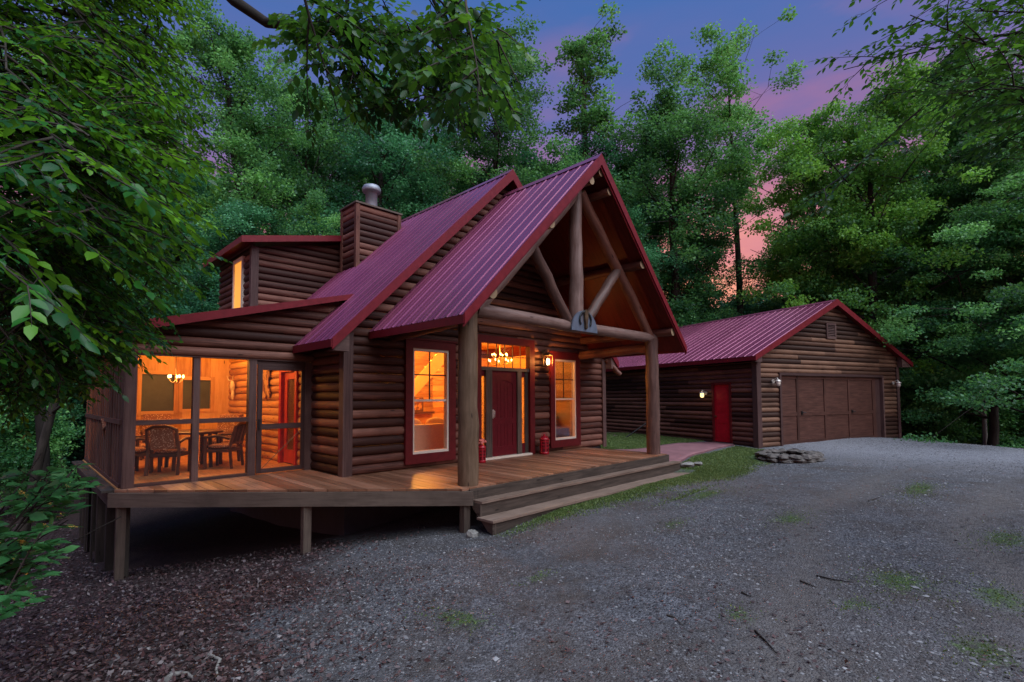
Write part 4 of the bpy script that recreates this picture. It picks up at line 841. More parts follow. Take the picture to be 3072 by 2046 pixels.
mb.build('lantern_frame', BRONZE, sl); mb = MB(); mb.lathe((X, Y, 2.21), [(0, 0), (.035, .02), (.05, .10), (.035, .17), (0, .19)], 12); mb.build('bulb', glow('lit lantern bulb', (1, .70, .30), 5), sl)
lamp('wall_lantern_light', (X, Y-.02, 2.33), 120, (1, .38, .08), .05)
lamp('porch_recessed_light', (8.2, 7.2, 2.6), 0.01, (1, .5, .15), .2) if 0 else None
pq = empty('horse_plaque', (8.2, YP-.13, 2.8), 'blue grey half round plaque with a horse head at the middle of the porch beam', 'plaque')
mb = MB(); pts = [(8.235+.43*math.cos(PI*k/24), YP-.15, 2.74+.43*math.sin(PI*k/24)) for k in range(25)]; mb.prism(pts, (0, .03, 0)); mb.build('plate', STEEL, pq)
mb = MB()
for k in range(26):
    a = -.5+(PI+1.0)*k/25; c = (8.235+.19*math.cos(a), YP-.17, 2.97+.19*math.sin(a)*.9); mb.blob(c, .022, .012, .032, k, 6, .3, 0, random.random())
mb.build('wreath', BLACK, pq)
mb = MB(); hp = [(8.20, 3.14), (8.235, 3.19), (8.25, 3.13), (8.285, 3.19), (8.29, 3.11), (8.285, 2.98), (8.265, 2.88), (8.27, 2.81), (8.235, 2.78), (8.205, 2.81), (8.21, 2.88), (8.185, 2.98), (8.18, 3.10)]
mb.prism([(x, YP-.20, z) for x, z in hp], (0, .05, 0)); mb.build('horse_head', POST, pq)
def red_lantern(x, y, hgt, w_, label, flower):
    e = empty('candle_lantern', (x, y, 0), label, 'lantern'); mb = MB(); s = w_
    mb.lathe((x, y, 0), [(0, 0), (s, 0), (s, .05), (s*.92, .06)], 16); mb.lathe((x, y, hgt*.66), [(s*.92, 0), (s*1.05, .01), (s*1.02, .04), (s*.6, hgt*.17), (s*.25, hgt*.21), (s*.2, hgt*.28), (0, hgt*.30)], 16)
    for k in range(6): a = PI/3*k; mb.beam((x+s*.9*math.cos(a), y+s*.9*math.sin(a), .05), (x+s*.9*math.cos(a), y+s*.9*math.sin(a), hgt*.67), .03, .012, (math.cos(a), math.sin(a), 0))
    for z in (.2, .35, .5): mb.lathe((x, y, hgt*z+.04), [(s*.93, 0), (s*.95, .012), (s*.93, .024)], 16)
    mb.build('body', REDL, e); mb = MB(); mb.lathe((x, y, .05), [(s*.78, 0), (s*.78, hgt*.6)], 16); mb.build('inner_glass', plain('dark red glass', (.12, .004, .01), .15), e)
    if flower:
        mb = MB(); rg = random.Random(4)
        for k in range(16): mb.blob((x+rg.uniform(-.07, .07), y+rg.uniform(-.07, .07), hgt+rg.uniform(-.06, .03)), .03, .03, .03, k, 6, .3, 0, rg.random())
        mb.build('flowers', plain('pink flowers', (.6, .15, .12), .8), e)
    else:
        mb = MB(); mb.tube([(x-s, y, hgt*.72)]+[(x-s*math.cos(PI*k/8), y, hgt*.78+.12*math.sin(PI*k/8)) for k in range(1, 8)]+[(x+s, y, hgt*.72)], .006, 5); mb.build('handle', REDL, e)
red_lantern(7.20, 8.12, .46, .09, 'slim red canister topped with pink flowers left of the front door', True); red_lantern(9.36, 8.22, .52, .12, 'wide red metal lantern on the porch floor under the wall lantern', False)
# handrail by the garage
a_ = Vector((16.23, 10.31, 0)); mb = MB(); p0 = (a_.x, a_.y, g1(a_.x, a_.y)-.05); mb.tube([p0, (a_.x+.95, a_.y-.75, .62)], .022, 8); mb.tube([(a_.x+.95, a_.y-.75, .62), (a_.x+.97, a_.y-.77, g1(a_.x+.97, a_.y-.77)-.05)], .02, 8)
hr = mb.build('handrail', BLACK, None); tag(hr, 'thin black metal handrail leaning up from the grass beside the garage side wall', 'handrail')
# fire ring
fr_ = empty('fire_ring', (14.55, 4.25, g1(14.5, 4.3)), 'low dark ring of stacked stones at the edge of the grass before the garage', 'fire ring')
rg = random.Random(9)
for lay in range(2):
    mb = MB(); n = 15+lay
    for k in range(n):
        a = 2*PI*(k+.37*lay)/n; R = .74-.015*lay+rg.uniform(-.03, .03); x, y = 14.6+R*math.cos(a), 4.22+R*math.sin(a)*.9
        mb.blob((x, y, g1(14.6, 4.22)+.04+lay*.095+rg.uniform(-.012, .012)), rg.uniform(.16, .24), rg.uniform(.12, .18), rg.uniform(.055, .075), rg.randint(0, 999), 8, .35, 0, rg.random(), False)
    mb.build('stone_course', STONE, fr_)
mb = MB(); mb.lathe((14.6, 4.22, g1(14.6, 4.22)), [(.72, .02), (.4, .06), (0, .08)], 20); mb.build('ash_bed', plain('dark ash', (.03, .022, .02), .95, 0, .5, 12), fr_)
# stones by the steps
for k, (x, y, s, lab) in enumerate(((4.88, 5.72, .085, 'angular pale rock beside the foot of the deck steps'), (11.95, 5.75, .17, 'flat grey stone at the far end of the steps'), (12.25, 5.62, .12, 'smaller grey stone beside the flat one at the end of the steps'))):
    mb = MB(); z = g1(x, y); mb.blob((x, y, z+s*.35), s*1.1, s*.9, s*.75 if k == 0 else s*.4, 7+k, 9, .35, 0, .5, False); tag(mb.build('rock', ROCK, None), lab, 'rock')
# path
pth = [(11.46, 8.45), (11.46, 6.25), (12.3, 6.12), (13.5, 6.36), (15.2, 6.49), (16.66, 6.42), (16.9, 7.35), (15.9, 7.95), (13.6, 8.15), (12.45, 8.45)]
mb = MB(); n_ = len(pth)
PT = []
for i in range(n_):
    p, q = pth[i], pth[(i+1) % n_]
    for k in range(4): t = k/4; x, y = p[0]+(q[0]-p[0])*t, p[1]+(q[1]-p[1])*t; PT.append((x+random.Random(i*9+k).uniform(-.03, .03)*(i not in (0, 9)), y))
cxp, cyp = 14.0, 7.2; RI = 5; rows_ = []
for j in range(RI): f = (j+1)/RI; rows_.append(mb.add([(cxp+(x-cxp)*f, cyp+(y-cyp)*f, g1(cxp+(x-cxp)*f, cyp+(y-cyp)*f)+.045) for x, y in PT]))
c0_ = mb.add([(cxp, cyp, g1(cxp, cyp)+.045)]); M_ = len(PT)
for i in range(M_): mb.face((c0_, rows_[0]+i, rows_[0]+(i+1) % M_), None, 0, .5, True)
for j in range(RI-1):
    for i in range(M_): q = (i+1) % M_; mb.face((rows_[j]+i, rows_[j+1]+i, rows_[j+1]+q, rows_[j]+q), None, 0, .5, True)
lo = mb.add([(x, y, g1(x, y)-.05) for x, y in PT])
for i in range(M_): q = (i+1) % M_; mb.face((rows_[-1]+i, lo+i, lo+q, rows_[-1]+q), None, 0, .5)
tag(mb.build('path', plain('pinkish red walkway', (.17, .075, .085), .7, 0, .25, 3, .4, .3), None), kind='structure')
# ------------------------------------------------------------------ leaves, trees
def rot_basis(rs, D, droop=.0, flat=.6):
    """long axis along D jittered, normal mostly up"""
    n = len(D); A = D/np.linalg.norm(D, axis=1, keepdims=True)
    Nn = rs.normal(size=(n, 3))*(1-flat); Nn[:, 2] += flat
    B = np.cross(Nn, A); B /= np.linalg.norm(B, axis=1, keepdims=True)+1e-9; C = np.cross(A, B); return A, B, C
def leaf_quads(C, A, B, Ln, W, N=None):
    """diamond leaves; C base"""
    L_, W_ = Ln[:, None], W[:, None]
    V = np.stack([C, C+A*L_*.45+B*W_*.5, C+A*L_, C+A*L_*.45-B*W_*.5], 1).reshape(-1, 3)
    F = np.arange(len(V)).reshape(-1, 4); return V, F
def leaf_fold(C, A, B, N, Ln, W):
    """eight-point folded oval leaf with a pointed tip"""
    L_, W_ = Ln[:, None], W[:, None]; pts = []
    for t, s in ((0, 0), (.28, .42), (.62, .40), (1, 0)):
        if s == 0: pts.append([C+A*L_*t-N*L_*.10*t*t])
        else:
            m_ = C+A*L_*t-N*L_*.10*t*t; pts.append([m_+B*W_*s+N*W_*.12, m_, m_-B*W_*s+N*W_*.12])
    V = np.stack([pts[0][0], *pts[1], *pts[2], pts[3][0]], 1).reshape(-1, 3); n = len(C); b = np.arange(n)[:, None]*8
    F4 = np.array([[1, 4, 5, 2], [2, 5, 6, 3]]); F3 = np.array([[0, 1, 2, 2], [0, 2, 3, 3], [4, 7, 5, 5], [5, 7, 6, 6]])
    q = (b[:, None, :]+F4[None]).reshape(-1, 4); T = (b[:, None, :]+F3[None])[:, :, :3].reshape(-1, 3); return V, q, T
def mesh_mixed(name, V, Q, T, rq, rt):
    me = bpy.data.meshes.new(name); me.vertices.add(len(V)); me.vertices.foreach_set('co', V.astype(np.float32).ravel())
    me.loops.add(Q.size+T.size); me.loops.foreach_set('vertex_index', np.r_[Q.ravel(), T.ravel()].astype(np.int32))
    me.polygons.add(len(Q)+len(T)); me.polygons.foreach_set('loop_start', np.r_[np.arange(len(Q))*4, len(Q)*4+np.arange(len(T))*3].astype(np.int32))
    me.update(calc_edges=True); a = me.attributes.new('rnd', 'FLOAT', 'FACE'); a.data.foreach_set('value', np.r_[rq, rt].astype(np.float32)); return me
def bez(p, d, L, bend, k, rg):
    """polyline from p along d with curvature bend"""
    P = [Vector(p)]; d = Vector(d).normalized()
    for i in range(k):
        d = (d+Vector(bend)/k+Vector((rg.uniform(-1, 1), rg.uniform(-1, 1), rg.uniform(-1, 1)))*.09).normalized(); P.append(P[-1]+d*(L/k))
    return P
def make_tree(seed, H=18, base=.35, R=3.6, nl=17, clusters=7, per=320, leaf=.125, up=.55, mat=LEAF_A, bark=BARK, shape='round', cr=.70, r0=.27, lean=(0, 0), flatc=.75):
    rg = random.Random(seed); rs = np.random.RandomState(seed); mb = MB(); cen = []
    tr = [Vector((0, 0, -.3))]
    K = 10
    wx, wy = rg.uniform(-1, 1), rg.uniform(-1, 1)
    for k in range(1, K+1):
        t = k/K; tr.append(Vector((lean[0]*t*t+wx*.35*math.sin(3*t+seed), lean[1]*t*t+wy*.35*math.sin(2.6*t+2*seed), H*t*.97)))
    mb.tube(tr, [r0*(1.25 if k == 0 else 1)*(1-.85*k/K)+.015 for k in range(K+1)], 8, True)
    def tp(t): s = t*K; i = min(int(s), K-1); return tr[i].lerp(tr[i+1], s-i)
    for i in range(nl):
        t = base+(1-base)*((i+rg.uniform(0, .9))/nl)**.9; t = min(t, .985); rel = (t-base)/(1-base)
        sh = {'round': math.sin(PI*(.18+.74*rel))**.7, 'cone': 1-.75*rel, 'vase': .45+.6*rel if rel < .85 else .8, 'wide': (1-rel)**.35*.9+.25}[shape]
        Ln = R*sh*rg.uniform(.65, 1.15); a = i*2.4+rg.uniform(-.5, .5); e = up*rg.uniform(.5, 1.3)+rel*.5
        d = Vector((math.cos(a)*math.cos(e), math.sin(a)*math.cos(e), math.sin(e))); p = tp(t); br = bez(p, d, Ln, (0, 0, rg.uniform(-.3, .35)), 5, rg)
        rb = max(.018, r0*.38*(1-t*.75)); mb.tube(br, [rb*(1-.16*k) for k in range(6)], 5, False)
        for c in range(clusters):
            s = rg.uniform(.35, 1.0); q = br[min(4, int(s*5))].lerp(br[min(5, int(s*5)+1)], (s*5) % 1)
            off = Vector((rg.gauss(0, 1), rg.gauss(0, 1), rg.gauss(0, .75)))*Ln*.25; e_ = q+off; cen.append((e_, cr*rg.uniform(.55, 1.15)*(1.0-.25*rel)))
            if c % 2 == 0: mb.tube([q, q.lerp(e_, .5)+Vector((0, 0, .08)), e_], [rb*.4, rb*.25, .008], 4, False)
    top = tp(.99); cen.append((top, cr*.6))
    Cs = np.array([list(c[0]) for c in cen]); Rs = np.array([c[1] for c in cen]); w_ = Rs**2; nt_ = int(per*1.45*len(cen)); idx = rs.choice(len(cen), nt_, p=w_/w_.sum())
    u = rs.normal(size=(nt_, 3)); u /= np.linalg.norm(u, axis=1, keepdims=True); rr = rs.rand(nt_, 1)**.45
    wob = 1+.35*np.sin(u[:, :1]*5+idx[:, None])*np.cos(u[:, 1:2]*4+idx[:, None]*2)
    P = Cs[idx]+u*rr*Rs[idx][:, None]*wob*np.array([1.15, 1.15, flatc+.15])
    D = u*np.array([1, 1, .35])*.6+rs.normal(size=(nt_, 3))*.8; D[:, 2] -= .15
    A, B, Nn = rot_basis(rs, D, flat=.45); Ls = leaf*rs.uniform(.6, 1.25, nt_)
    V, F = leaf_quads(P, A, B, Ls, Ls*.8)
    cl_r = rs.rand(len(cen)); rnd = np.clip(.72*cl_r[idx]**1.3+.42*rs.rand(nt_)-.04, 0, 1)
    me = fastmesh('crown', V, F, rnd); me.materials.append(mat)
    root = bpy.data.objects.new('tree_root', None); trunk = mb.build('trunk', bark, None); crown = bpy.data.objects.new('crown', me)
    return dict(trunk=trunk.data, crown=me, H=H), (COL.objects.unlink(trunk), bpy.data.objects.remove(trunk), bpy.data.objects.remove(crown), bpy.data.objects.remove(root))
def T_(**k): return make_tree(**k)[0]
VAR = {
 'oakA': T_(seed=1, H=18, base=.30, R=3.9, nl=22, clusters=9, per=175, mat=LEAF_A),
 'oakB': T_(seed=2, H=17, base=.25, R=3.4, nl=22, clusters=9, per=175, mat=LEAF_B, shape='round'),
 'tall': T_(seed=3, H=22, base=.42, R=3.2, nl=20, clusters=9, per=180, mat=LEAF_A, shape='round', lean=(1.6, .5)),
 'sparse': T_(seed=14, H=22, base=.55, R=4.3, nl=15, clusters=6, per=170, leaf=.13, mat=LEAF_A, shape='vase', up=.75, cr=.62, r0=.17),
 'thin': T_(seed=15, H=17, base=.3, R=4.0, nl=18, clusters=7, per=150, mat=LEAF_B, shape='wide', cr=.8),
 'slim': T_(seed=25, H=20, base=.45, R=2.7, nl=16, clusters=7, per=100, mat=LEAF_A, shape='vase', up=.9, cr=.5),
 'beech': T_(seed=6, H=15, base=.16, R=4.6, nl=26, clusters=10, per=210, mat=LEAF_C, shape='wide', up=.5, flatc=.45, cr=.8),
 'layer': T_(seed=7, H=13, base=.10, R=4.6, nl=28, clusters=10, per=210, mat=LEAF_A, shape='wide', up=.45, flatc=.35, cr=.82, r0=.16),
 'under': T_(seed=8, H=7, base=.12, R=2.6, nl=16, clusters=7, per=260, mat=LEAF_B, shape='round', cr=.75, r0=.09, leaf=.115),
 'underA': T_(seed=9, H=6.5, base=.10, R=2.7, nl=16, clusters=7, per=260, mat=LEAF_A, shape='wide', cr=.75, r0=.08, leaf=.115),
}
def tree(v, u, d, h, label, group=None, rz=None, wide=1.0, cat='tree', name='broadleaf_tree', top=None):
    """place a tree on the survey bearing of photo column u, at depth d, with top height h above the deck"""
    p = at(u, 1180, d); x, y = p.x, p.y; z = g1(x, y)-.1; S = (h-z)/VAR[v]['H']; rz = rz if rz is not None else (u*.37) % 6.28
    e = empty(name, (x, y, z), label, cat, group, rz); e.scale = (S*wide, S*wide, S)
    for k in ('trunk', 'crown'): o = bpy.data.objects.new(k, VAR[v][k]); COL.objects.link(o); o.parent = e
    return e
Hh = lambda yt, d: 1.4+(1190-yt)*d/F_PX
tree('tall', 760, 23, Hh(30, 23), 'tall tree with a bare dark lower trunk left of the chimney', rz=2.0, wide=1.15)
tree('oakA', 905, 27, Hh(215, 27), 'rounded green tree just right of the tall bare trunked one', wide=1.0)
tree('oakB', 1130, 25, Hh(250, 25), 'bushy tree straight above the chimney flue', wide=1.1)
tree('tall', 1480, 25, Hh(10, 25), 'tallest leaning tree rising behind the main roof ridge', rz=.4, wide=1.2)
tree('slim', 1740, 29, Hh(100, 29), 'slim airy tree rising behind the porch gable peak', wide=1.35)
tree('oakA', 2040, 27, Hh(310, 27), 'full green tree right of the porch gable peak', rz=4.0, wide=1.25)
tree('sparse', 2215, 29, Hh(150, 29), 'thin sparse tree with open branches against the pink sky', rz=1.0, wide=1.3)
tree('beech', 2480, 25, Hh(430, 25), 'yellow green spreading tree above the garage ridge', wide=1.0)
tree('beech', 2640, 22, Hh(330, 22), 'broad bright green tree above the right end of the garage', rz=2.2, wide=1.0)
tree('layer', 2960, 21, Hh(420, 21), 'layered dark green tree beside the garage at the right', rz=1.3, wide=1.0)
tree('oakA', 2930, 27, Hh(160, 27), 'tall dense tree behind the layered one at the right', wide=1.0)
tree('layer', 3110, 18.5, Hh(560, 18.5), 'low branched tree at the right edge of the gravel drive', rz=4.4, wide=1.1)
tree('oakB', 520, 26, Hh(520, 26), 'low dark tree in the gap above the side porch roof', wide=1.1)
tree('oakB', 300, 25, Hh(300, 25), 'dense tree behind the foreground leaves at the left', wide=1.1)
tree('oakA', 90, 24, Hh(100, 24), 'tall tree behind the foreground leaves at the far left edge', wide=1.1)
gA = 'trees of the wood behind the cabin'; gB = 'trees of the wood behind the garage'; gC = 'small understorey trees along the wood edge'; gD = 'trees of the wood left of the deck'
rg = random.Random(77)
for k, (u, d, yt, v) in enumerate([(620, 30, 500, 'oakA'), (820, 31, 420, 'oakB'), (990, 30, 380, 'oakA'), (1060, 33, 330, 'oakB'), (1230, 30, 420, 'oakA'), (1340, 33, 400, 'oakB'), (1440, 30, 520, 'oakA'), (1570, 31, 470, 'oakB'), (1660, 30, 560, 'oakA'), (1790, 31, 540, 'oakB'), (1900, 31, 480, 'oakA'), (1250, 24, 540, 'oakB'), (930, 22, 620, 'oakA'), (700, 21, 640, 'oakB'), (1620, 25, 620, 'oakB'), (1860, 26, 640, 'oakB'), (1830, 29, 440, 'oakB'), (1650, 27, 470, 'oakA')]):
    tree(v, u, d, Hh(yt, d), 'green tree in the mass of wood directly behind the cabin roofs', gA, wide=rg.uniform(1, 1.25))
for k, (u, d, yt, v) in enumerate([(1980, 33, 600, 'oakA'), (2120, 31, 860, 'slim'), (2080, 25, 980, 'underA'), (2230, 30, 930, 'under'), (2330, 33, 840, 'slim'), (2420, 29, 700, 'thin'), (2560, 30, 560, 'oakB'), (2700, 31, 480, 'oakA'), (2800, 25, 560, 'oakB'), (3010, 30, 330, 'oakB'), (2330, 27, 960, 'underA'), (2160, 27, 980, 'under'), (2480, 26, 960, 'under'), (2750, 26, 800, 'oakB'), (2620, 27, 900, 'underA'), (2110, 30, 700, 'oakA')]):
    tree(v, u, d, Hh(yt, d), 'green tree in the mass of wood beyond the garage roof', gB, wide=rg.uniform(1, 1.2))
for k, (u, d, yt, v) in enumerate([(2770, 28, 1060, 'under'), (2860, 24, 1050, 'underA'), (2990, 25, 1070, 'under'), (3060, 24, 1000, 'underA'), (2800, 30, 980, 'under'), (2930, 31, 900, 'oakB'), (3080, 30, 900, 'oakB'), (2690, 30, 1000, 'underA')]):
    tree(v, u, d, Hh(yt, d), 'shaded understorey tree below the crest right of the garage', gC, wide=1.3)
for k, (u, d, yt, v) in enumerate([(40, 18, 700, 'oakB'), (180, 20, 820, 'under'), (250, 24, 900, 'under'), (110, 25, 950, 'underA'), (10, 28, 800, 'oakB'), (200, 30, 700, 'oakB'), (380, 24, 640, 'oakA'), (430, 29, 560, 'oakB'), (60, 15, 1150, 'underA')]):
    tree(v, u, d, Hh(yt, d), 'dark tree standing in the wood left of the deck', gD, wide=1.15)
# bare trunks
def bare(u, d, h, r, label, mat=BARK, lean=.3, group=None):
    p = at(u, 1180, d); z = g1(p.x, p.y)-.3; e = empty('bare_tree', (p.x, p.y, z), label, 'tree', group); rg = random.Random(u); P = bez((p.x, p.y, z), (rg.uniform(-lean, lean)*.3, rg.uniform(-lean, lean)*.3, 1), h, (0, 0, .1), 7, rg); mb = MB()
    mb.tube(P, [r*(1.3 if k == 0 else 1-.07*k) for k in range(8)], 9); mb.build('trunk', mat, e)
    for j in range(3):
        q = P[3+j]; a = rg.uniform(0, 6); mb = MB(); mb.tube(bez(q, (math.cos(a), math.sin(a), .5), h*.22, (0, 0, .3), 4, rg), [r*.35, r*.28, r*.2, r*.12, .01], 5); mb.build('limb', mat, e)
bare(2952, 21.5, 5, .10, 'thin pale mottled trunk standing beyond the gravel crest', BARKP); bare(2808, 24, 5.5, .13, 'stubby pale mottled trunk nearer the garage beyond the gravel crest', BARKP)
for u, d in ((2715, 26), (2745, 31), (2780, 28), (2850, 27), (2890, 30), (2990, 27), (3040, 29)): bare(u, d, 9, .14, 'dark trunk in the shaded wood right of the garage', BARK, group='dark trunks right of the garage')
for u, d, r in ((78, 13, .12), (120, 17, .14), (135, 14, .16), (215, 19, .13), (30, 19, .12), (258, 22, .15)): bare(u, d, 8, r, 'dark trunk on the slope left of the deck', BARK, group='dark trunks left of the deck')
# far wood: one mass of leaves beyond the last trees
def ring_wood():
    rs = np.random.RandomState(5); n = 150000; a = rs.uniform(rad(-40), rad(130), n); d = rs.uniform(40, 62, n); top = 7.5+2.2*np.sin(a*9)+1.4*np.sin(a*23+1)+(d-40)*.12
    x, y = 4+d*np.cos(a), 4+d*np.sin(a); z = -2.5+rs.rand(n)**.8*(top+2.5); C = np.c_[x, y, z]; q = rs.normal(size=(n, 3)); A, B, Nn = rot_basis(rs, q, flat=.3); L_ = rs.uniform(.35, .8, n); V, F = leaf_quads(C, A, B, L_, L_*.7)
    me = fastmesh('far_wood', V, F, np.clip(.5+.25*np.sin(a*40)*np.sin(z)+.3*rs.normal(size=n), 0, 1)); me.materials.append(LEAF_B); o = bpy.data.objects.new('far_wood', me); COL.objects.link(o); tag(o, 'dark distant wood closing the view behind all trees', 'wood', kind='stuff')
ring_wood()

ORD = 'first second third fourth fifth sixth seventh eighth ninth tenth eleventh twelfth thirteenth fourteenth fifteenth sixteenth seventeenth eighteenth nineteenth twentieth'.split()
for grp, txt in ((gA, 'tree from the left in the mass of wood behind the cabin roofs'), (gB, 'tree from the left in the wood beyond the garage roof'), (gC, 'small tree from the left below the crest right of the garage'), (gD, 'dark tree from the left in the wood left of the deck'), ('dark trunks right of the garage', 'bare dark trunk from the left in the shade right of the garage'), ('dark trunks left of the deck', 'bare dark trunk from the left on the slope left of the deck')):
    tr_ = [o for o in COL.objects if o.parent is None and o.get('group') == grp]; tr_.sort(key=lambda o: -math.atan2(o.location.y, o.location.x))
    for k, o in enumerate(tr_): o['label'] = ORD[k]+' '+txt
# ------------------------------------------------------------------ near foliage
def spray_tree(name, trunk_pts, tr_r, limbs, mat, leaf_l, seed, label, twig_step=.10, ok=None, fold=True, per_twig=13, twig_len=.5, droop=.35, wl=.5, bright=.12, sub=True, step=(.16, .30), prune=False):
    """a real tree: trunk, limbs, side branches, flat drooping twigs with paired leaves"""
    rg = random.Random(seed); rs = np.random.RandomState(seed); e = empty(name, trunk_pts[0], label, 'tree'); WLOC[e.name] = Vector(trunk_pts[0]); mb = MB(); P0 = []; D0 = []; LL = []; TW = []
    mb.tube(trunk_pts, tr_r, 14)
    tw = MB()
    for li, (p, d, Ln, bend, rb) in enumerate(limbs):
        K = max(6, int(Ln/.35)); br = bez(p, d, Ln, bend, K, rg)
        if prune:
            n_ok = 2
            while n_ok < len(br) and ok(br[n_ok], random.Random(1)): n_ok += 1
            Ln = Ln*(n_ok-1)/K; br = br[:n_ok]; K = len(br)-1
            if K < 2: continue
        mb.tube(br, [max(.005, rb*(1-.9*k/K)) for k in range(K+1)], 7, False)
        s = .25*Ln if Ln > 1.2 else .1
        side = 1
        while s < Ln:
            i = min(K-1, int(s/Ln*K)); q = br[i].lerp(br[i+1], (s/Ln*K) % 1); dd = (br[i+1]-br[i]).normalized(); h_ = Vector((dd.y, -dd.x, 0)).normalized()*side
            a = rg.uniform(.6, 1.1); bd = (dd*math.cos(a)+h_*math.sin(a)+Vector((0, 0, rg.uniform(-.35, .25)))).normalized()
            bl = min(1.5, (Ln-s)*.55+.35)*rg.uniform(.6, 1.1) if sub else twig_len*rg.uniform(.7, 1.3)
            kk = max(3, int(bl/.16)); sb = bez(q, bd, bl, (0, 0, -droop*rg.uniform(.4, 1.3)), kk, rg)
            if ok is not None and not ok(sb[-1], random.Random(2)): side = -side; s += rg.uniform(*step); continue
            tw.tube(sb, [.007*(1-.8*j/kk)+.0015 for j in range(kk+1)], 4, False)
            s2 = .06; sd = 1
            while s2 < bl:
                i2 = min(kk-1, int(s2/bl*kk)); q2 = sb[i2].lerp(sb[i2+1], (s2/bl*kk) % 1); d2 = (sb[i2+1]-sb[i2]).normalized(); h2 = Vector((d2.y, -d2.x, 0)).normalized()*sd
                a2 = rg.uniform(.6, 1.0); td = (d2*math.cos(a2)+h2*math.sin(a2)+Vector((0, 0, rg.uniform(-.25, .1)))).normalized(); tl = twig_len*rg.uniform(.5, 1.1)*(1-.45*s2/bl)
                if ok is None or ok(q2+td*tl*.6, rg): TW.append((q2, td, tl))
                sd = -sd; s2 += twig_step
            if ok is None or ok(sb[-1], rg): TW.append((sb[-1], (sb[-1]-sb[-2]).normalized(), twig_len*.7))
            side = -side; s += rg.uniform(*step)
    for q, td, tl in TW:
        n = max(4, int(per_twig*tl/twig_len)); h = Vector((td.y, -td.x, 0)); h = h.normalized() if h.length > .01 else Vector((1, 0, 0))
        tone = rg.random()
        end = q+td*tl+Vector((0, 0, -droop*.35*tl)); tw.tube([q, q.lerp(end, .5)+Vector((0, 0, .02)), end], [.0035, .0025, .001], 3, False)
        for j in range(n):
            t = (j+.6)/n; c = q+td*tl*t+Vector((0, 0, -droop*.35*tl*t*t)); sd = 1 if j % 2 else -1; a = .75 if j < n-1 else 0; dl = td*math.cos(a)+h*sd*math.sin(a)+Vector((rg.uniform(-.15, .15), rg.uniform(-.15, .15), -droop*.6+rg.uniform(-.25, .15)))
            P0.append(c); D0.append(dl.normalized()); LL.append((leaf_l*rg.uniform(.65, 1.15)*(1-.3*abs(t-.5))*(1.3 if (c-CAM).length < 3.4 else 1), tone))
    C = np.array([list(p) for p in P0]); D = np.array([list(p) for p in D0]); Ls = np.array([l[0] for l in LL]); tone = np.array([l[1] for l in LL]); n = len(C)
    A, B, Nn = rot_basis(rs, D, flat=.72); Nn = np.cross(A, B)
    rnd = np.clip(.74*tone**2.0+.25*rs.rand(n)+bright, 0, 1)
    V, Q, Tt = leaf_fold(C, A, B, Nn, Ls, Ls*wl); org = np.array(list(trunk_pts[0])); me = mesh_mixed('foliage', V-org, Q, Tt, np.repeat(rnd, 2), np.repeat(rnd, 4)); me.materials.append(mat)
    mb.build('trunk', BARK, e); tw.build('twigs', BARK, e); o = bpy.data.objects.new('foliage', me); COL.objects.link(o); o.parent = e
    print('NEAR', name, n, 'leaves'); return e
rg = random.Random(31)
tp0 = Vector((-.42, 5.9, g1(-.4, 5.9)-.2)); tpts = [tp0, tp0+Vector((-.02, .05, 2)), tp0+Vector((.06, .10, 5)), tp0+Vector((.30, .1, 8)), tp0+Vector((.45, .1, 11))]
limbs = []
for k in range(80):
    z = 1.9+8.6*(k/80)**.95; a = rg.choice((rg.uniform(-.9, 1.0), rg.uniform(-.9, .7), rg.uniform(-2.4, -.6), rg.uniform(1.0, 3.6))); Ln = rg.uniform(1.2, 2.6)*(1.15 if 2 < z < 7 else .9)
    limbs.append((tp0+Vector((.06*z/5, .05, z+.2)), (math.cos(a), math.sin(a), rg.uniform(.0, .5)), Ln, (0, 0, -rg.uniform(.3, .9)), .024))
for (u_, v_, d_) in ((60, 330, 2.4), (220, 430, 2.7), (130, 560, 2.3), (420, 260, 3.3), (330, 700, 3.0), (60, 820, 2.9), (480, 480, 3.7), (200, 950, 3.2), (540, 120, 4.0), (300, 60, 3.2), (90, 80, 2.6), (400, 880, 3.9), (120, 1130, 3.6), (300, 1160, 4.3), (470, 640, 4.2), (20, 640, 2.1), (520, 820, 4.6), (230, 1080, 4.6), (60, 980, 3.3), (570, 300, 4.9), (560, 40, 5.0), (430, 930, 5.4), (530, 960, 5.9), (380, 1010, 5.3), (480, 880, 5.6), (340, 1060, 5.2), (460, 1000, 5.9), (300, 1000, 4.8), (250, 1180, 5.2), (100, 1250, 4.4)):
    t = at(u_, v_, d_); s_ = tp0+Vector((.1, 0, min(9, max(1.6, t.z+1.1+rg.uniform(-.3, .5)-tp0.z-.0)))); limbs.append((s_, (t-s_).normalized()+Vector((0, 0, .22)), (t-s_).length*1.05, (0, 0, -.5), .02))
def okL(p, rg):
    dc = (p-CAM).length
    e_ = (p.z-1.408)/max(.3, (p.x+p.y)/1.414)
    if e_ < -.055+.03*math.sin(p.x*4+p.y*2) or dc < 1.5: return False
    lim = float(np.interp(e_, (-.06, .0, .05, .13, .5, .9), (.02, .055, .085, .19, .215, .19)))
    return p.x < lim*max(p.y, .5)+.05*math.sin(p.z*5)+rg.uniform(-.10, .05)
spray_tree('beech_tree', tpts, [.15, .13, .12, .10, .07], limbs, LEAF_N, .074, 41, 'near beech tree filling the left side with drooping green sprays', ok=okL, per_twig=12, twig_step=.075, step=(.10, .20), twig_len=.40, prune=True, droop=.24, wl=.54)
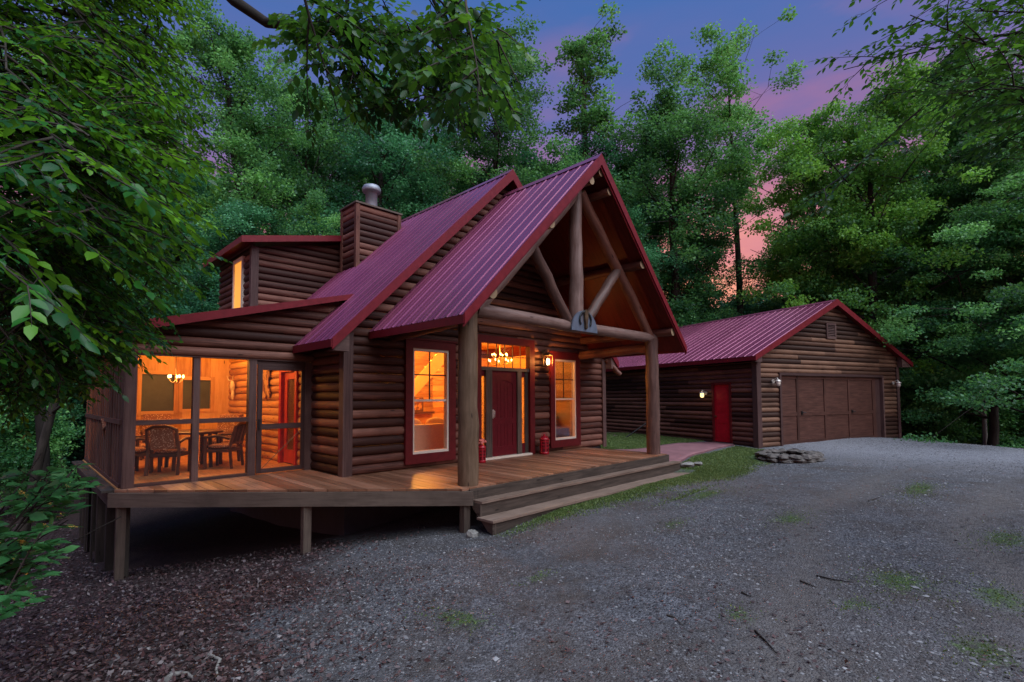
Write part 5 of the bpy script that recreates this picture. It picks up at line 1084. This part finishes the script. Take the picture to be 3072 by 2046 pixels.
# overhanging limb of an oak that stands left of the camera
tq = Vector((-2.3, 2.6, g1(-2.3, 2.6)-.2)); p1, p2, p3, p4, p5 = at(560, -120, 6.4), at(700, 0, 6.1), at(800, 68, 5.9), at(955, 85, 5.7), at(1300, 190, 5.6)
tpt = [tq, tq+Vector((.1, 0, 2.5)), tq+Vector((.3, .3, 5.2)), tq+Vector((.6, .6, 8))]
limbs = [(tq+Vector((.3, .3, 5.2)), (p1-(tq+Vector((.3, .3, 5.2)))).normalized(), (p1-(tq+Vector((.3, .3, 5.2)))).length, (0, 0, .0), .09)]
rg = random.Random(8)
bp = [p1, p2, p3, p4]
def okO(p, rg): return (p-CAM).length > 2.4 and (p.z-1.4) > .555*(p.x+p.y)/1.414+rg.uniform(-.15, .10) and (p.x-p.y)/(p.x+p.y) < .0+rg.uniform(-.04, .03)
e_l = []
for (a_, u_, v_, L_) in ((p4, 1020, 30, 1.2), (p4, 1150, 130, 1.8), (p4, 1080, 210, 1.3), (p5, 1500, 200, 1.6), (p5, 1350, 330, 1.1), (p4, 1300, 60, 2.3), (p5, 1480, 60, 1.5), (p5, 1240, 340, 1.0)):
    t = at(u_, v_, 5.4+rg.uniform(-.6, .5)); e_l.append((a_, (t-a_).normalized(), max(L_, (t-a_).length*1.15), (0, 0, -.25), .028))
for u_, v_ in ((1000, -60), (1200, -90), (1400, -80), (1560, -60), (1300, 0), (1450, 40), (1150, 20), (1500, 120), (1380, 150), (1250, 80), (900, -60), (1080, 0), (1560, 60)):
    t = at(u_, v_, 5.0+rg.uniform(-1.2, .6)); e_l.append((t, (rg.uniform(-.5, .6), rg.uniform(-.6, .4), -.5), rg.uniform(.9, 1.5), (0, 0, -.3), .014))
spray_tree('oak_tree', tpt, [.22, .19, .15, .10], e_l, LEAF_O, .105, 43, 'oak whose long dark limb hangs leaves over the top centre of the view', ok=okO, per_twig=10, twig_step=.09, wl=.66, droop=.3, twig_len=.36, step=(.10, .18), bright=.05, prune=True)
oak = [o for o in COL.objects if o.name == 'oak_tree'][0]; WLOC['oak_tree'] = Vector(tpt[0])
mb = MB(); mb.tube([tq+Vector((.3, .3, 5.2)), p1, p2, p3, p4, at(990, 70, 5.7), at(1040, 25, 5.6), at(1050, -80, 5.5)], [.12, .075, .065, .055, .045, .035, .028, .02], 10); mb.tube([p4, at(1130, 130, 5.6), p5, at(1500, 260, 5.6)], [.036, .028, .02, .008], 7)
for u_, v_ in ((1000, -60), (1200, -90), (1400, -80), (1560, -60)): mb.tube([at(1050, -80, 5.5), at(u_, v_-30, 5.3), at(u_+60, v_+60, 5.1)], [.02, .015, .008], 5)
mb.build('limb', BARK, oak)
# tree beyond the right edge whose boughs enter at the top right
tr0 = Vector((8.2, -2.0, g1(8.2, -2.0)-.2)); trp = [tr0, tr0+Vector((-.1, .1, 3)), tr0+Vector((-.2, .3, 6)), tr0+Vector((-.3, .3, 9))]
rg = random.Random(12); limbs = []
for (u_, v_, d_, z0_, rb) in ((2700, 120, 6.0, 4.2, .03), (2560, 60, 6.4, 5.2, .03), (2780, 330, 5.8, 3.2, .028), (2900, 60, 5.4, 5.0, .03), (2500, -30, 6.2, 5.8, .03), (2950, 420, 6.2, 3.0, .025), (2640, 230, 6.6, 4.3, .025), (2860, 210, 5.0, 4.3, .025), (3000, 150, 5.2, 4.6, .02), (3050, 300, 6.0, 3.4, .02), (2800, 0, 6.0, 5.2, .02), (3000, -40, 6.3, 5.4, .02)):
    t = at(u_, v_, d_); s = tr0+Vector((-.15, .2, z0_)); limbs.append((s, (t-s).normalized()+Vector((0, 0, .12)), (t-s).length, (0, 0, -.28), rb))
limbs.append((at(2760, 330, 6.2), (at(2380, 640, 6.0)-at(2760, 330, 6.2)).normalized(), (at(2380, 620, 6.0)-at(2760, 330, 6.2)).length*.8, (0, 0, .0), .012))
spray_tree('maple_tree', trp, [.17, .14, .12, .08], limbs, LEAF_O, .105, 47, 'tree beyond the right edge whose leafy boughs hang in at the top right', per_twig=9, twig_step=.14, wl=.55, droop=.3, twig_len=.40, bright=.0, ok=lambda p, rg: (p-CAM).length > 2.6)
# sapling at the lower left
sp0 = Vector((-.35, 5.1, g1(-.35, 5.1))); limbs = []
for u_, v_, d_ in ((70, 1450, 3.9), (170, 1478, 3.8), (90, 1530, 3.6), (20, 1420, 3.9), (130, 1400, 4.2), (230, 1500, 4.0), (40, 1490, 3.5), (200, 1440, 4.3), (110, 1570, 3.7)): t = at(u_, v_, d_); s = sp0+Vector((0, 0, .55)); limbs.append((s, (t-s).normalized(), (t-s).length+.12, (0, 0, -.25), .007))
t = at(60, 1655, 3.3); s = sp0+Vector((0, -.2, .1)); limbs.append((s, (t-s).normalized(), (t-s).length+.1, (0, 0, -.1), .006))
spray_tree('beech_sapling', [sp0-Vector((0, 0, .1)), sp0+Vector((0, 0, .6)), sp0+Vector((.02, 0, 1.1))], [.015, .012, .006], limbs, leafmat('pale sapling leaves', (.05, .19, .06), (.08, .28, .09), (.12, .38, .12), .3, .45), .125, 51, 'low sapling with flat pale green leaf sprays at the lower left edge', sub=False, twig_len=.26, per_twig=9, twig_step=.1, droop=.15, wl=.6, ok=lambda p, rg: (p.x-p.y)/(p.x+p.y+1e-6) < -.865 or p.x+p.y < .5)

# ------------------------------------------------------------------ ground cover
rs = np.random.RandomState(3)
def nrm(x, y):
    return gz(x, y)
def scatter_polar(n, dmin, dmax, amin=-3, amax=94, pw=1.0):
    a = np.radians(rs.uniform(amin, amax, n)); d = dmin*(dmax/dmin)**(rs.rand(n)**pw); return d*np.cos(a), d*np.sin(a)
# stones of the drive
x, y = scatter_polar(170000, 1.9, 24, pw=.85); la, ga = litter_amt(x, y), grass_amt(x, y); under = (x+y > 11.0) & (y > 5.8) & (x < 11.6)
fld = np.sin(x*.9+2*np.sin(y*.7))+np.sin(y*1.3+1.5*np.sin(x*.6))+.6*np.sin(x*3.1+y*2.3)
keep = (rs.rand(len(x)) < np.clip(.62+.34*fld, .10, 1)) & (rs.rand(len(x)) > track_amt(x, y)*.85) & (rs.rand(len(x)) > la*1.05) & (rs.rand(len(x)) > ga*.85) & ~under & ~inpoly(x, y, pth) & (np.hypot(x-14.6, y-4.2) > .95); x, y = x[keep], y[keep]; n = len(x)
d = np.hypot(x, y); s = rs.gamma(1.3, .0030, n)+.0022+.0004*d; s = np.minimum(s, .034); z = nrm(x, y)+s*.12
U = np.array([[1, 0, 0], [0, 1, 0], [-1, 0, 0], [0, -1, 0], [0, 0, 1]], float); th = rs.rand(n)*6.28; R = np.stack([np.cos(th), np.sin(th)], 1)
P = U[None]*(rs.uniform(.6, 1.4, (n, 5, 1)))*s[:, None, None]*np.stack([rs.uniform(.8, 1.5, n), np.ones(n), rs.uniform(.4, .8, n)], 1)[:, None, :]
X_ = P[..., 0]*R[:, :1]-P[..., 1]*R[:, 1:]; Y_ = P[..., 0]*R[:, 1:]+P[..., 1]*R[:, :1]; V = np.stack([X_+x[:, None], Y_+y[:, None], P[..., 2]+z[:, None]], -1).reshape(-1, 3)
F = (np.arange(n)[:, None, None]*5+np.array([[0, 1, 4], [1, 2, 4], [2, 3, 4], [3, 0, 4]])[None]).reshape(-1, 3)
me = fastmesh('gravel', V, F, np.repeat(rs.rand(n), 4)); m, nt, b = newmat('gravel stones'); a_ = nd(nt, 'ShaderNodeAttribute', attribute_name='rnd')
nt.links.new(ramp_(nt, a_.outputs['Fac'], [(0, (.025, .024, .026)), (.5, (.082, .080, .085)), (.85, (.135, .134, .142)), (.985, (.19, .192, .20)), (1, (.28, .28, .29))]), b.inputs['Base Color']); b.inputs['Roughness'].default_value = .8; me.materials.append(m)
o = bpy.data.objects.new('gravel', me); COL.objects.link(o); tag(o, 'loose grey gravel of the drive', 'gravel', kind='stuff')
x, y = scatter_polar(9000, 2.2, 16, -3, 80, .8); k = (litter_amt(x, y) < .6) & ~((y > 5.3) & (x < 11.8)) & (np.sin(x*1.7+y)+np.sin(y*2.1-x*.6) > .2); x, y = x[k], y[k]; n = len(x); q = rs.normal(size=(n, 3)); q[:, 2] *= .2; C = np.c_[x, y, nrm(x, y)+rs.uniform(.006, .02, n)]; A, B, Nn = rot_basis(rs, q, flat=.75); L_ = rs.uniform(.015, .05, n); V, F = leaf_quads(C, A, B, L_, L_*rs.uniform(.3, .75, n)); DRIFT = (V, F, rs.rand(n))
# leaf litter
x, y = scatter_polar(190000, 2.6, 34, 20, 118, .8); la = litter_amt(x, y); under = (x+y > 12.2) & (y > 6) & (x < 12.4) & (x > 1.2); keep = (rs.rand(len(x)) < la**1.3*1.1) & ~under; x, y = x[keep], y[keep]; n = len(x)
dd = np.hypot(x, y); C = np.c_[x, y, nrm(x, y)+rs.uniform(.004, .03, n)]; q = rs.normal(size=(n, 3)); q[:, 2] *= .35; A, B, Nn = rot_basis(rs, q, flat=.62); L_ = rs.uniform(.02, .055, n)*(1+.03*dd); V, F = leaf_quads(C, A, B, L_, L_*rs.uniform(.25, .7, n))
V, F, R_ = np.r_[V, DRIFT[0]], np.r_[F, DRIFT[1]+len(V)], np.r_[rs.rand(n), DRIFT[2]*.8]; me = fastmesh('leaf_litter', V, F, R_); m, nt, b = newmat('dead leaves'); a_ = nd(nt, 'ShaderNodeAttribute', attribute_name='rnd')
nt.links.new(ramp_(nt, a_.outputs['Fac'], [(0, (.012, .008, .008)), (.4, (.040, .021, .021)), (.7, (.082, .036, .036)), (.88, (.10, .075, .075)), (.985, (.17, .145, .145)), (1, (.28, .26, .26))]), b.inputs['Base Color']); b.inputs['Roughness'].default_value = .65; me.materials.append(m)
o = bpy.data.objects.new('leaf_litter', me); COL.objects.link(o); tag(o, 'dark dead leaves and bark on the slope at the left', 'leaf litter', kind='stuff')
# grass
def blades(name, n, xr_, yr_, hmin, hmax, label, th_=1.0):
    x = rs.uniform(*xr_, n); y = rs.uniform(*yr_, n); g = grass_amt(x, y); k = (rs.rand(n) < g*th_) & ~((y > 5.42) & (x < 11.75) & (y < 8.5)) & ~inpoly(x, y, pth) & (np.hypot(x-14.6, y-4.2) > .95); x, y = x[k], y[k]; n = len(x)
    h = rs.uniform(hmin, hmax, n); a = rs.rand(n)*6.28; wv = .006+.004*rs.rand(n); z = nrm(x, y)-.004; lx, ly = rs.normal(size=n)*.5*h, rs.normal(size=n)*.5*h
    dx, dy = np.cos(a)*wv, np.sin(a)*wv; V = np.stack([np.c_[x-dx, y-dy, z], np.c_[x+dx, y+dy, z], np.c_[x+lx*.5+dx*.6, y+ly*.5+dy*.6, z+h*.65], np.c_[x+lx, y+ly, z+h]], 1).reshape(-1, 3)
    return V, np.arange(len(V)).reshape(-1, 4), rs.rand(n)
VV = []; FF = []; RR = []; o_ = 0
for args in (('a', 150000, (5, 12.4), (4.2, 5.5), .01, .04), ('b', 220000, (11.5, 19), (4.3, 14), .015, .05), ('c', 110000, (2.2, 12.4), (-.6, 4.6), .006, .022)):
    V, F, R = blades(args[0], args[1], args[2], args[3], args[4], args[5], '', .85); VV.append(V); FF.append(F+o_); RR.append(R); o_ += len(V)
me = fastmesh('grass', np.concatenate(VV), np.concatenate(FF), np.concatenate(RR)); me.materials.append(leafmat('lawn grass', (.035, .07, .018), (.075, .13, .03), (.15, .20, .06), .25, .6)); o = bpy.data.objects.new('grass', me); COL.objects.link(o); tag(o, 'short patchy grass beside the steps and walkway', 'grass', kind='stuff')
# fallen sticks and roots
def stick(name, uv_pts, z, r, label, cat, mat, h=.01):
    mb = MB(); P = []
    for (u, v) in uv_pts:
        r_ = at(u, v, 1)-CAM; t = (z-CAM.z)/r_.z; p = CAM+r_*t
        for _ in range(3): t = (g1(p.x, p.y)-CAM.z)/r_.z; p = CAM+r_*t
        P.append(Vector((p.x, p.y, g1(p.x, p.y)+h)))
    mb.tube(P, [r*(1-.6*k/(len(P)-1)) for k in range(len(P))], 7); tag(mb.build(name, mat, None), label, cat)
stick('tree_root', [(500, 2046), (520, 2030), (560, 2028), (585, 2046)], -.5, .022, 'grey root looping out of the leaves at the bottom edge', 'root', BARKP, .02); stick('tree_root', [(622, 1968), (660, 1985), (648, 2015), (655, 2044)], -.5, .016, 'pale root curling on the ground just right of the grey looping one', 'root', BARKP, .015)
for k, (pts, lab) in enumerate((([(2450, 1730), (2500, 1742), (2560, 1750)], 'dark twig lying in the middle of the right gravel'), ([(2400, 1745), (2450, 1765)], 'short dark twig left of the middle twig on the gravel'), ([(2265, 1895), (2300, 1930), (2330, 1965)], 'reddish twig slanting across the lower right gravel'), ([(2225, 1780), (2255, 1795)], 'small dark twig near a grass tuft on the gravel'), ([(2000, 1848), (2025, 1856), (2048, 1880)], 'crooked dark twig right of centre on the gravel'), ([(2605, 1505), (2640, 1493)], 'thin dark twig on the far gravel'), ([(1105, 1925), (1130, 1895)], 'thin stick on the dark patch of gravel below the deck'), ([(300, 1797), (340, 1775), (365, 1765)], 'pale straw like stick on the leaf litter'), ([(700, 1718), (760, 1695)], 'pale thin stick on the litter before the short deck post'))):
    stick('fallen_twig', pts, -.4, .008 if k < 7 else .005, lab, 'twig', BARK if k < 7 else FASC, .01)
